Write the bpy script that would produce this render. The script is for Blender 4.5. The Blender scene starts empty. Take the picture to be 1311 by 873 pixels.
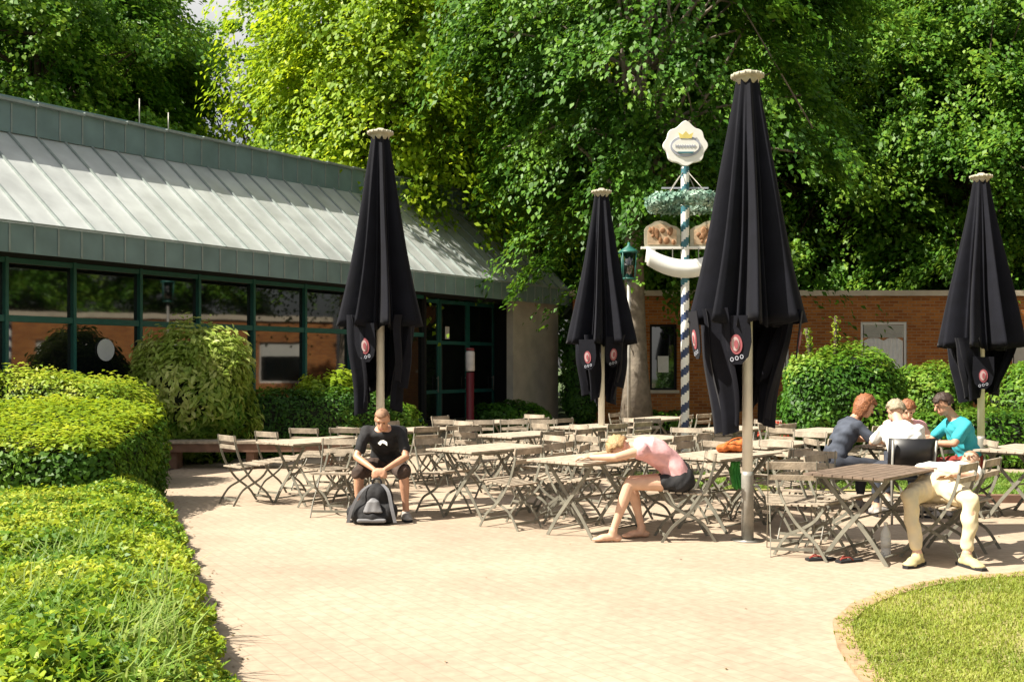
import bpy, math, random
import numpy as np
from mathutils import Vector, Matrix
from math import sin, cos, pi, radians

random.seed(7)
RNG = np.random.default_rng(11)
scene = bpy.context.scene
COL = scene.collection
F = 1350.0; H = 1.62; CX = 655.5; HY = 468.0

def gp(px, py, z=0.0):
    """point at height z seen at photo pixel"""
    Y = F * (H - z) / (py - HY)
    return Vector(((px - CX) * Y / F, Y, z))
def gx(px, Y): return (px - CX) * Y / F
def gz(py, Y): return H - (py - HY) * Y / F
def V(*a): return Vector(a)

# ---------------------------------------------------------------- mesh builder
class MB:
    def __init__(s): s.v = []; s.f = []; s.m = []; s.sm = []; s.cur = 0
    def add(s, vs, fs, smooth=False):
        n = len(s.v); s.v.extend([tuple(v) for v in vs])
        for f in fs:
            s.f.append(tuple(i + n for i in f)); s.m.append(s.cur); s.sm.append(smooth)
        return s
    def box(s, c, size, M=None, taper=1.0):
        x, y, z = [k / 2 for k in size]; vs = []
        for sx, sy, sz in ((-1,-1,-1),(1,-1,-1),(1,1,-1),(-1,1,-1),(-1,-1,1),(1,-1,1),(1,1,1),(-1,1,1)):
            k = taper if sz > 0 else 1
            p = Vector((sx * x * k, sy * y * k, sz * z))
            if M: p = M @ p
            vs.append(p + Vector(c))
        return s.add(vs, [(0,3,2,1),(4,5,6,7),(0,1,5,4),(1,2,6,5),(2,3,7,6),(3,0,4,7)])
    def bb(s, x0, x1, y0, y1, z0, z1):
        return s.box(((x0+x1)/2, (y0+y1)/2, (z0+z1)/2), (x1-x0, y1-y0, z1-z0))
    def strip(s, pts, w, t, side):
        """flat bar along pts; side = width axis"""
        side = Vector(side).normalized(); pts = [Vector(p) for p in pts]; vs = []
        for i, p in enumerate(pts):
            d = (pts[min(i+1, len(pts)-1)] - pts[max(i-1, 0)]).normalized()
            n = d.cross(side).normalized()
            for a, b in ((-1,-1),(1,-1),(1,1),(-1,1)):
                vs.append(p + side * (a * w/2) + n * (b * t/2))
        fs = [(3,2,1,0)]; k = len(pts) - 1
        for i in range(k):
            for j in range(4):
                a = i*4 + j; b = i*4 + (j+1) % 4
                fs.append((a, b, b+4, a+4))
        fs.append(tuple(k*4 + j for j in range(4)))
        return s.add(vs, fs)
    def tube(s, pts, r, seg=8, smooth=True, caps=True):
        pts = [Vector(p) for p in pts]
        rs = r if isinstance(r, (list, tuple)) else [r] * len(pts)
        vs = []; up = None
        for i, p in enumerate(pts):
            d = (pts[min(i+1, len(pts)-1)] - pts[max(i-1, 0)])
            d = d.normalized() if d.length > 1e-9 else Vector((0,0,1))
            if up is None:
                up = d.orthogonal().normalized()
            else:
                up = (up - d * up.dot(d))
                up = up.normalized() if up.length > 1e-6 else d.orthogonal().normalized()
            q = d.cross(up)
            for j in range(seg):
                a = 2*pi*j/seg
                vs.append(p + (up*cos(a) + q*sin(a)) * rs[i])
        fs = []
        for i in range(len(pts)-1):
            for j in range(seg):
                a = i*seg + j; b = i*seg + (j+1) % seg
                fs.append((a, b, b+seg, a+seg))
        if caps:
            fs.append(tuple(reversed(range(seg)))); n = (len(pts)-1)*seg
            fs.append(tuple(n+j for j in range(seg)))
        return s.add(vs, fs, smooth)
    def lathe(s, prof, c=(0,0,0), seg=24, smooth=True):
        return s.tube([(c[0], c[1], c[2]+z + i*1e-6) for i, (r, z) in enumerate(prof)], [p[0] for p in prof], seg, smooth) if False else s._lathe(prof, c, seg, smooth)
    def _lathe(s, prof, c, seg, smooth):
        vs = []; fs = []
        for r, z in prof:
            for j in range(seg):
                a = 2*pi*j/seg; vs.append((c[0]+r*cos(a), c[1]+r*sin(a), c[2]+z))
        for i in range(len(prof)-1):
            for j in range(seg):
                a = i*seg+j; b = i*seg+(j+1) % seg
                fs.append((a, b, b+seg, a+seg))
        fs.append(tuple(reversed(range(seg)))); n = (len(prof)-1)*seg
        fs.append(tuple(n+j for j in range(seg)))
        return s.add(vs, fs, smooth)
    def ell(s, c, r, M=None, seg=14, rings=9):
        vs = []; fs = []
        for i in range(rings+1):
            th = pi*i/rings
            for j in range(seg):
                a = 2*pi*j/seg
                p = Vector((r[0]*sin(th)*cos(a), r[1]*sin(th)*sin(a), -r[2]*cos(th)))
                if M: p = M @ p
                vs.append(p + Vector(c))
        for i in range(rings):
            for j in range(seg):
                a = i*seg+j; b = i*seg+(j+1) % seg
                if i == 0: fs.append((a, b+seg, a+seg))
                elif i == rings-1: fs.append((a, b, a+seg))
                else: fs.append((a, b, b+seg, a+seg))
        return s.add(vs, fs, True)
    def cap(s, a, b, ra, rb, seg=12):
        a = Vector(a); b = Vector(b); d = (b-a); L = d.length
        d = d.normalized() if L > 1e-6 else Vector((0,0,1))
        pts = []; rs = []
        for k in range(4):
            t = radians(85 - k*28); pts.append(a - d*ra*sin(t)); rs.append(max(ra*cos(t), 1e-3))
        for k in range(1, 4):
            t = radians(k*28); pts.append(b + d*rb*sin(t)); rs.append(max(rb*cos(t), 1e-3))
        pts.insert(4, b); rs.insert(4, rb)
        return s.tube(pts, rs, seg)
    def loft(s, rings, seg=18):
        """rings: (center, right vec*halfwidth, front vec*halfdepth)"""
        vs = []; fs = []
        for c, r, f in rings:
            for j in range(seg):
                a = 2*pi*j/seg; vs.append(Vector(c) + Vector(r)*cos(a) + Vector(f)*sin(a))
        for i in range(len(rings)-1):
            for j in range(seg):
                a = i*seg+j; b = i*seg+(j+1) % seg; fs.append((a, b, b+seg, a+seg))
        fs.append(tuple(reversed(range(seg)))); n = (len(rings)-1)*seg
        fs.append(tuple(n+j for j in range(seg)))
        return s.add(vs, fs, True)
    def prism(s, outline, th, M):
        """outline in local xz (list of 2-tuples), thickness along local y"""
        n = len(outline); vs = [M @ Vector((x, -th/2, z)) for x, z in outline] + [M @ Vector((x, th/2, z)) for x, z in outline]
        fs = [tuple(range(n)), tuple(reversed(range(n, 2*n)))]
        for i in range(n):
            j = (i+1) % n; fs.append((i, i+n, j+n, j))
        return s.add(vs, fs)
    def mesh(s, name, mats=()):
        me = bpy.data.meshes.new(name); me.from_pydata(s.v, [], s.f)
        for m in mats: me.materials.append(m)
        me.polygons.foreach_set('material_index', s.m); me.polygons.foreach_set('use_smooth', s.sm)
        me.update(); return me
    def build(s, name, mat, parent=None, loc=None, bevel=0):
        mats = mat if isinstance(mat, (list, tuple)) else [mat]
        o = bpy.data.objects.new(name, s.mesh(name, mats)); COL.objects.link(o)
        if parent: o.parent = parent
        if loc is not None: o.location = loc
        if bevel:
            b = o.modifiers.new('bevel', 'BEVEL'); b.width = bevel; b.segments = 2; b.limit_method = 'ANGLE'
        return o

def tag(o, label=None, cat=None, group=None, kind=None):
    if label: o['label'] = label
    if cat: o['category'] = cat
    if group: o['group'] = group
    if kind: o['kind'] = kind
    return o
def thing(name, label, cat, loc=(0,0,0), rz=0, group=None):
    o = bpy.data.objects.new(name, None); COL.objects.link(o); o.location = loc; o.rotation_euler = (0,0,rz)
    o.empty_display_size = .2
    return tag(o, label, cat, group)
def copy_tree(o, parent=None):
    c = o.copy(); COL.objects.link(c)
    if parent: c.parent = parent
    for ch in list(o.children): copy_tree(ch, c)
    return c

# ---------------------------------------------------------------- materials
def newmat(name):
    m = bpy.data.materials.new(name); m.use_nodes = True; nt = m.node_tree
    return m, nt, nt.nodes, nt.links, nt.nodes['Principled BSDF']
def mat(name, col, rough=.6, metal=0, var=.15, scale=8, bump=0, bscale=60, spec=.5, sheen=0):
    m, nt, N, L, b = newmat(name)
    tc = N.new('ShaderNodeTexCoord'); no = N.new('ShaderNodeTexNoise'); no.inputs['Scale'].default_value = scale
    no.inputs['Detail'].default_value = 6
    L.new(tc.outputs['Object'], no.inputs['Vector'])
    cr = N.new('ShaderNodeValToRGB'); cr.color_ramp.elements[0].position = .3; cr.color_ramp.elements[1].position = .7
    cr.color_ramp.elements[0].color = [c*(1-var) for c in col] + [1]; cr.color_ramp.elements[1].color = [min(1, c*(1+var)) for c in col] + [1]
    L.new(no.outputs['Fac'], cr.inputs['Fac']); L.new(cr.outputs['Color'], b.inputs['Base Color'])
    b.inputs['Roughness'].default_value = rough; b.inputs['Metallic'].default_value = metal
    b.inputs['Specular IOR Level'].default_value = spec
    if sheen: b.inputs['Sheen Weight'].default_value = sheen; b.inputs['Sheen Roughness'].default_value = .5
    if bump:
        n2 = N.new('ShaderNodeTexNoise'); n2.inputs['Scale'].default_value = bscale; n2.inputs['Detail'].default_value = 4
        L.new(tc.outputs['Object'], n2.inputs['Vector'])
        bp = N.new('ShaderNodeBump'); bp.inputs['Strength'].default_value = bump; bp.inputs['Distance'].default_value = .01
        L.new(n2.outputs['Fac'], bp.inputs['Height']); L.new(bp.outputs['Normal'], b.inputs['Normal'])
    return m
def leafmat(name, c1, c2, c3, trans=.35, big=.6, spec=.3):
    """leaf colours vary leaf by leaf and from bough to bough"""
    m, nt, N, L, b = newmat(name)
    geo = N.new('ShaderNodeNewGeometry'); tc = N.new('ShaderNodeTexCoord')
    no = N.new('ShaderNodeTexNoise'); no.inputs['Scale'].default_value = big; no.inputs['Detail'].default_value = 2
    L.new(tc.outputs['Object'], no.inputs['Vector'])
    mx = N.new('ShaderNodeMath'); mx.operation = 'MULTIPLY_ADD'; mx.inputs[1].default_value = .5
    L.new(geo.outputs['Random Per Island'], mx.inputs[0])
    sc = N.new('ShaderNodeMath'); sc.operation = 'MULTIPLY_ADD'; sc.inputs[1].default_value = 1.6; sc.inputs[2].default_value = -.55
    L.new(no.outputs['Fac'], sc.inputs[0]); L.new(sc.outputs[0], mx.inputs[2])
    cr = N.new('ShaderNodeValToRGB'); e = cr.color_ramp.elements
    e[0].position = .05; e[0].color = list(c1)+[1]; e[1].position = .95; e[1].color = list(c3)+[1]
    k = cr.color_ramp.elements.new(.5); k.color = list(c2)+[1]
    L.new(mx.outputs[0], cr.inputs['Fac']); L.new(cr.outputs['Color'], b.inputs['Base Color'])
    b.inputs['Roughness'].default_value = .5; b.inputs['Specular IOR Level'].default_value = spec
    tr = N.new('ShaderNodeBsdfTranslucent')
    hs = N.new('ShaderNodeHueSaturation'); hs.inputs['Hue'].default_value = .48; hs.inputs['Value'].default_value = 1.5
    L.new(cr.outputs['Color'], hs.inputs['Color']); L.new(hs.outputs['Color'], tr.inputs['Color'])
    ms = N.new('ShaderNodeMixShader'); ms.inputs['Fac'].default_value = trans
    L.new(b.outputs[0], ms.inputs[1]); L.new(tr.outputs[0], ms.inputs[2])
    L.new(ms.outputs[0], N['Material Output'].inputs['Surface'])
    return m
def brickmat(name, c1, c2, mortar, bw=.24, bh=.08, msz=.012, plan=False, rot=0, bump=.4, dirt=.2, dirtscale=.5):
    m, nt, N, L, b = newmat(name)
    tc = N.new('ShaderNodeTexCoord'); sep = N.new('ShaderNodeSeparateXYZ'); com = N.new('ShaderNodeCombineXYZ')
    if plan:
        mp = N.new('ShaderNodeMapping'); mp.inputs['Rotation'].default_value = (0,0,rot)
        L.new(tc.outputs['Object'], mp.inputs['Vector']); vec = mp.outputs['Vector']
    else:
        L.new(tc.outputs['Object'], sep.inputs[0]); ad = N.new('ShaderNodeMath')
        L.new(sep.outputs[0], ad.inputs[0]); L.new(sep.outputs[1], ad.inputs[1])
        L.new(ad.outputs[0], com.inputs[0]); L.new(sep.outputs[2], com.inputs[1]); vec = com.outputs[0]
    br = N.new('ShaderNodeTexBrick'); L.new(vec, br.inputs['Vector'])
    br.inputs['Color1'].default_value = list(c1)+[1]; br.inputs['Color2'].default_value = list(c2)+[1]; br.inputs['Mortar'].default_value = list(mortar)+[1]
    br.inputs['Scale'].default_value = 1; br.inputs['Brick Width'].default_value = bw; br.inputs['Row Height'].default_value = bh
    br.inputs['Mortar Size'].default_value = msz; br.inputs['Bias'].default_value = 0
    no = N.new('ShaderNodeTexNoise'); no.inputs['Scale'].default_value = dirtscale; no.inputs['Detail'].default_value = 8
    L.new(tc.outputs['Object'], no.inputs['Vector'])
    mr = N.new('ShaderNodeMapRange'); mr.inputs[1].default_value = .3; mr.inputs[2].default_value = .7
    mr.inputs[3].default_value = 1-dirt; mr.inputs[4].default_value = 1+dirt*.5
    L.new(no.outputs['Fac'], mr.inputs[0])
    n3 = N.new('ShaderNodeTexNoise'); n3.inputs['Scale'].default_value = 14; n3.inputs['Detail'].default_value = 5
    L.new(tc.outputs['Object'], n3.inputs['Vector'])
    mr3 = N.new('ShaderNodeMapRange'); mr3.inputs[1].default_value = .3; mr3.inputs[2].default_value = .7
    mr3.inputs[3].default_value = .86; mr3.inputs[4].default_value = 1.08; L.new(n3.outputs['Fac'], mr3.inputs[0])
    mu = N.new('ShaderNodeMath'); mu.operation = 'MULTIPLY'; L.new(mr.outputs[0], mu.inputs[0]); L.new(mr3.outputs[0], mu.inputs[1])
    vm = N.new('ShaderNodeVectorMath'); vm.operation = 'SCALE'
    L.new(br.outputs['Color'], vm.inputs[0]); L.new(mu.outputs[0], vm.inputs['Scale'])
    L.new(vm.outputs[0], b.inputs['Base Color'])
    b.inputs['Roughness'].default_value = .85; b.inputs['Specular IOR Level'].default_value = .25
    bp = N.new('ShaderNodeBump'); bp.inputs['Strength'].default_value = bump; bp.inputs['Distance'].default_value = .006; bp.invert = True
    L.new(br.outputs['Fac'], bp.inputs['Height']); L.new(bp.outputs['Normal'], b.inputs['Normal'])
    return m

M = {}
M['paving'] = brickmat('paving_brick', (.405,.322,.243), (.38,.298,.222), (.345,.270,.20), .21, .105, .005, True, radians(58), .25, .20, .55)
M['edge'] = brickmat('edge_brick', (.42,.28,.17), (.36,.25,.15), (.33,.23,.14), .2, .1, .01, True, radians(20), .4, .2, 1)
M['brick'] = brickmat('orange_brick', (.46,.175,.042), (.28,.088,.023), (.33,.20,.10), .25, .083, .011, False, 0, .5, .2, .6)
M['soil'] = mat('soil', (.055,.04,.025), .95, var=.4, scale=6, bump=.6, bscale=20)
M['ground'] = mat('grass_ground', (.05,.08,.02), .95, var=.35, scale=1.5, bump=.3)
M['lawn'] = mat('lawn_ground', (.27,.25,.085), .95, var=.35, scale=5, bump=.6, bscale=90)
M['zinc'] = mat('patinated_zinc', (.46,.485,.475), .36, .0, var=.2, scale=1.6, bump=.08, bscale=4, spec=.7)
M['zinc_dark'] = mat('patinated_fascia', (.15,.225,.235), .5, .0, var=.16, scale=2.2, bump=.06, bscale=5)
M['seam'] = mat('seam_metal', (.24,.28,.27), .5)
M['green_paint'] = mat('green_frame_paint', (.018,.12,.10), .45, var=.1)
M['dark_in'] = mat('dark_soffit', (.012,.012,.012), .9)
M['plaster'] = mat('grey_plaster', (.46,.43,.37), .9, var=.14, scale=2.5, bump=.3)
M['coping'] = mat('pale_coping', (.5,.44,.34), .8, var=.15, scale=3)
M['white_frame'] = mat('white_window_frame', (.7,.7,.66), .5, var=.05)
M['blind'] = mat('blind_slats', (.5,.5,.46), .7, var=.06)
M['paper'] = mat('paper', (.75,.75,.72), .8, var=.05)
M['slat'] = mat('weathered_wood_slats', (.33,.275,.21), .75, var=.35, scale=14, bump=.3)
M['slat_top'] = mat('weathered_table_wood', (.40,.335,.26), .7, var=.25, scale=12, bump=.3)
M['slat_dark'] = mat('dark_brown_table_wood', (.16,.115,.085), .6, var=.3, scale=12, bump=.3)
M['iron'] = mat('painted_flat_iron', (.175,.168,.135), .5, var=.25, scale=10)
M['brown_wood'] = mat('brown_bench_wood', (.16,.09,.06), .75, var=.3, scale=7)
M['canopy'] = mat('black_canvas', (.005,.0055,.010), .8, var=.25, scale=5, bump=.25, bscale=14, spec=.16, sheen=.04)
M['pole'] = mat('cream_pole', (.80,.77,.68), .4, var=.06)
M['steel'] = mat('steel_sleeve', (.30,.29,.26), .45, .3, var=.2, scale=10)
M['cap'] = mat('cream_cap', (.40,.37,.28), .6, var=.2, scale=12)
M['palepink'] = mat('pale_pink_paint', (.42,.31,.31), .6)
M['pink'] = mat('pink_emblem', (.28,.07,.085), .6, var=.1)
M['white'] = mat('white_paint', (.8,.8,.76), .5, var=.04)
M['navy'] = mat('navy_stripe', (.03,.05,.12), .45, var=.1)
M['teal_paint'] = mat('blue_stripe', (.04,.15,.19), .45, var=.1)
M['yellow'] = mat('yellow_paint', (.72,.60,.18), .6, var=.1)
M['greyblue'] = mat('grey_blue_paint', (.36,.38,.45), .6, var=.1)
M['tan'] = mat('tan_board', (.55,.40,.26), .7, var=.25, scale=14)
M['brown'] = mat('brown_figures', (.26,.13,.06), .7, var=.3, scale=18)
M['drum'] = mat('dull_white_drum', (.45,.43,.42), .6)
M['red'] = mat('dark_red_paint', (.11,.008,.016), .5, var=.1)
M['black'] = mat('black_cloth', (.012,.012,.014), .85, var=.3, scale=20, bump=.4, bscale=30)
M['blackplastic'] = mat('black_plastic', (.015,.015,.017), .4)
M['bark'] = mat('grey_bark', (.20,.17,.135), .95, var=.35, scale=6, bump=1, bscale=14)
M['twig'] = mat('brown_branch', (.07,.05,.035), .95, var=.3, scale=6)
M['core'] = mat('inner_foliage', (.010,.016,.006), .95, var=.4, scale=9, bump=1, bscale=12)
M['skin'] = mat('skin', (.50,.27,.17), .5, var=.08, scale=14)
M['skin_pale'] = mat('fair_skin', (.58,.36,.25), .5, var=.08, scale=14)
M['pinkcloth'] = mat('pink_top', (.68,.37,.38), .85, var=.1, scale=25, bump=.4, bscale=18)
M['whitecloth'] = mat('white_shirt', (.74,.73,.70), .85, var=.05, bump=.4, bscale=14)
M['creamcloth'] = mat('cream_trousers', (.66,.55,.36), .85, var=.1, bump=.5, bscale=16)
M['tealcloth'] = mat('turquoise_shirt', (.03,.34,.40), .85, var=.08, bump=.4, bscale=16)
M['redcloth'] = mat('dark_red_shorts', (.22,.03,.02), .85)
M['bluecloth'] = mat('blue_grey_top', (.05,.06,.085), .85, var=.3)
M['browncloth'] = mat('dark_brown_shorts', (.05,.03,.022), .85, var=.5, scale=14)
M['denim'] = mat('dark_trousers', (.03,.035,.05), .85)
M['blond'] = mat('blond_hair', (.38,.25,.12), .6, var=.3, scale=40, bump=.8, bscale=60)
M['greyhair'] = mat('grey_blond_hair', (.30,.25,.17), .6, var=.3, scale=40, bump=.8, bscale=60)
M['redhair'] = mat('red_brown_hair', (.24,.09,.035), .6, var=.3, scale=40, bump=.8, bscale=60)
M['darkhair'] = mat('dark_brown_hair', (.035,.018,.012), .6, var=.3, scale=40, bump=.8, bscale=60)
M['cropped'] = mat('cropped_hair', (.27,.15,.09), .7, var=.3, scale=40)
M['shoe'] = mat('pale_shoe', (.50,.43,.22), .7, var=.2)
M['shoe_grey'] = mat('grey_shoe', (.3,.28,.26), .7, var=.3, scale=20)
M['eye'] = mat('dark_eye', (.01,.008,.006), .3)
M['lip'] = mat('lip', (.35,.12,.09), .5)
M['orange'] = mat('orange_cloth', (.48,.12,.02), .8, var=.2, bump=.5)
M['greencloth'] = mat('green_cloth', (.05,.30,.05), .8, var=.2, bump=.5)
M['petal'] = mat('red_petals', (.5,.05,.02), .7, var=.3)
M['terracotta'] = mat('terracotta', (.40,.16,.08), .8)
M['greytrim'] = mat('grey_trim', (.16,.16,.17), .6)

# glass: opaque reflecting pane, darkness of the rooms behind put into its colour
m, nt, N, L, b = newmat('window_glass'); M['glass'] = m
b.inputs['Base Color'].default_value = (.006,.008,.008,1); b.inputs['Roughness'].default_value = .03; b.inputs['IOR'].default_value = 2.1
tc = N.new('ShaderNodeTexCoord'); no = N.new('ShaderNodeTexNoise'); no.inputs['Scale'].default_value = .9
L.new(tc.outputs['Object'], no.inputs['Vector']); bp = N.new('ShaderNodeBump'); bp.inputs['Strength'].default_value = .05; bp.inputs['Distance'].default_value = .02
L.new(no.outputs['Fac'], bp.inputs['Height']); L.new(bp.outputs['Normal'], b.inputs['Normal'])
m, nt, N, L, b = newmat('clear_plastic_bottle'); M['bottle'] = m
b.inputs['Base Color'].default_value = (.85,.87,.86,1); b.inputs['Roughness'].default_value = .12; b.inputs['Transmission Weight'].default_value = .3

LM = {}
LM['dark'] = leafmat('dark_green_leaves', (.012,.050,.006), (.04,.125,.012), (.12,.25,.025), .34)
LM['mid'] = leafmat('mid_green_leaves', (.02,.075,.006), (.06,.17,.013), (.16,.31,.025), .30)
LM['pale'] = leafmat('pale_green_leaves', (.15,.26,.03), (.33,.44,.08), (.58,.62,.24), .38, 1.5)
LM['light'] = leafmat('light_green_leaves', (.025,.09,.008), (.09,.22,.018), (.24,.38,.04), .38)
LM['bright'] = leafmat('yellow_green_beech_leaves', (.07,.16,.006), (.22,.36,.014), (.42,.52,.025), .45)
LM['hedge'] = leafmat('clipped_hedge_leaves', (.025,.085,.008), (.07,.17,.013), (.17,.30,.025), .35, 1.2)
LM['hedge_lit'] = leafmat('lit_hedge_tops', (.12,.22,.012), (.24,.35,.018), (.40,.46,.04), .4, 1.2)  # brighter green for upward leaves, light from above put into the colour
LM['yellow'] = leafmat('yellow_green_cover_leaves', (.10,.20,.012), (.26,.37,.022), (.48,.52,.07), .35, 1.5)
LM['shrub'] = leafmat('shrub_leaves', (.04,.13,.010), (.12,.25,.018), (.28,.38,.06), .35, 1.5)
LM['grass'] = leafmat('long_grass_blades', (.08,.17,.02), (.16,.28,.04), (.32,.40,.13), .4, 2)
LM['turf'] = leafmat('lawn_blades', (.16,.22,.03), (.25,.31,.045), (.36,.38,.09), .35, 1.5)
LM['fallen'] = leafmat('dry_fallen_leaves', (.06,.04,.015), (.14,.10,.03), (.22,.19,.06), .2)
LM['garland'] = leafmat('pale_garland_leaves', (.10,.22,.16), (.28,.42,.34), (.55,.66,.58), .2, 3)

# ---------------------------------------------------------------- leaves
def leaf_arrays(P, Nn, size, aspect=.55, tang=None, jitter=.35):
    n = len(P)
    Nn = Nn + RNG.normal(0, jitter, (n,3)); Nn /= np.linalg.norm(Nn, axis=1, keepdims=True) + 1e-9
    T = RNG.normal(0, 1, (n,3)) if tang is None else tang + RNG.normal(0, .25, (n,3))
    T -= Nn * np.sum(T*Nn, axis=1, keepdims=True); T /= np.linalg.norm(T, axis=1, keepdims=True) + 1e-9
    B = np.cross(Nn, T)
    s = size * RNG.uniform(.65, 1.3, (n,1)); w = s * aspect * .5
    return np.stack([P - T*s*.5, P + B*w + Nn*s*.10 - T*s*.05, P + T*s*.5 - Nn*s*.06, P - B*w + Nn*s*.10 - T*s*.05], axis=1).reshape(-1, 3)
def quads_obj(name, verts, mt, parent=None, loc=None):
    n = len(verts)//4; me = bpy.data.meshes.new(name)
    me.vertices.add(n*4); me.vertices.foreach_set('co', verts.astype(np.float32).ravel())
    me.loops.add(n*4); me.loops.foreach_set('vertex_index', np.arange(n*4, dtype=np.int32))
    me.polygons.add(n); me.polygons.foreach_set('loop_start', np.arange(0, n*4, 4, dtype=np.int32))
    mts = mt if isinstance(mt, (list, tuple)) else [mt]
    for k in mts: me.materials.append(k)
    me.update(calc_edges=True)
    o = bpy.data.objects.new(name, me); COL.objects.link(o)
    if parent: o.parent = parent
    if loc is not None: o.location = loc
    return o
def lump(P, f=1.0, ph=0.0):
    x, y, z = P[:,0]*f+ph, P[:,1]*f+ph*1.7, P[:,2]*f-ph
    return (np.sin(1.7*x+1.1*y+.3)+np.sin(2.3*y-1.3*z+1.9)+np.sin(2.9*z+1.9*x+4.1)+.6*np.sin(5.1*x-3.7*y+2.3*z))/3.6

def crown(R, nclump, per, csize, lsize, droop=.35, seed=0, inner=.5, low=-.9, flat=.4):
    """arching, layered sprays of leaves spread through an ellipsoidal shell"""
    global RNG
    RNG = np.random.default_rng(seed); R = np.array(R)
    D = RNG.normal(0, 1, (nclump*3, 3)); D /= np.linalg.norm(D, axis=1, keepdims=True)
    D = D[D[:,2] > low][:nclump]; n = len(D)
    rr = RNG.uniform(inner**3, 1, (n,1))**(1/3)
    rr *= (1 + .20*lump(D*3, 1.0, seed)[:,None])
    C = D*rr*R
    out = []
    for i in range(n):
        k = int(per*RNG.uniform(.5, 1.5)); cs = csize*RNG.uniform(.55, 1.45)
        a = math.atan2(D[i,1], D[i,0]) + RNG.normal(0, .5)
        o = np.array([cos(a), sin(a), 0]); lat = np.array([-sin(a), cos(a), 0])
        nf = 5 + int(RNG.integers(0, 4)); fr = RNG.integers(0, nf, k); fo = RNG.uniform(-1, 1, nf); fl = RNG.uniform(.6, 1.1, nf); fz = RNG.normal(0, .14, nf)
        t = RNG.uniform(0, 1, k)**.8; tt = t*fl[fr]
        w = fo[fr]*(.25+.75*tt)*.75 + RNG.normal(0, .10, k)
        z = fz[fr] + .22*tt - droop*1.5*tt**2.2 - .25*w**2 + RNG.normal(0, .055, k)*(1+flat)
        P = (np.outer(tt*1.25-.45, o) + np.outer(w, lat))*cs; P[:,2] += z*cs
        P += C[i]
        Nn = np.outer(.25+.9*droop*tt, o) + np.outer(w*.4, lat) + np.array([0,0,.8])
        tang = np.outer(np.ones(k), o) + np.array([0,0,-.5])
        out.append(leaf_arrays(P, Nn, lsize, .6, tang*1.0, .45))
    return np.concatenate(out), C

def make_tree(name, label, loc, R, cz, mt, nclump, per, csize, lsize, seed, trunk_r=.28, droop=.35, inner=.45, low=-.9, lean=(0,0), bark='bark', group='trees behind the courtyard', flat=.4):
    t = thing(name, label, 'tree', loc, 0, group)
    vs, C = crown(R, nclump, per, csize, lsize, droop, seed, inner, low, flat)
    vs = vs + np.array([lean[0], lean[1], cz])
    quads_obj('crown', vs, mt, t)
    b = MB(); top = Vector((lean[0], lean[1], cz+R[2]*.55)); rnd = random.Random(seed)
    pts = []
    for k in range(9):
        u = k/8; w = sin(u*pi)*.18
        pts.append(Vector((lean[0]*u**1.5 + w*sin(seed+u*4), lean[1]*u**1.5 + w*cos(seed*2+u*3), u*top.z)))
    rs = [trunk_r*(1.45 if k == 0 else 1-.1*k) for k in range(9)]
    b.tube(pts, rs, 12); b.build('trunk', M[bark], t)
    lb = MB()
    for c in C[::max(1, len(C)//46)]:
        c = Vector(c) + Vector((lean[0], lean[1], cz))
        k = rnd.randint(3, 7); a = pts[k]
        mid = (a*.5 + c*.5) + Vector((rnd.uniform(-.3,.3), rnd.uniform(-.3,.3), rnd.uniform(.1,.6)))
        lb.tube([a, a.lerp(mid,.5)+Vector((0,0,.1)), mid, c], [rs[k]*.42, rs[k]*.3, rs[k]*.2, .02], 6)
    lb.build('limbs', M['twig' if bark == 'twig' else bark], t)
    return t

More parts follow.
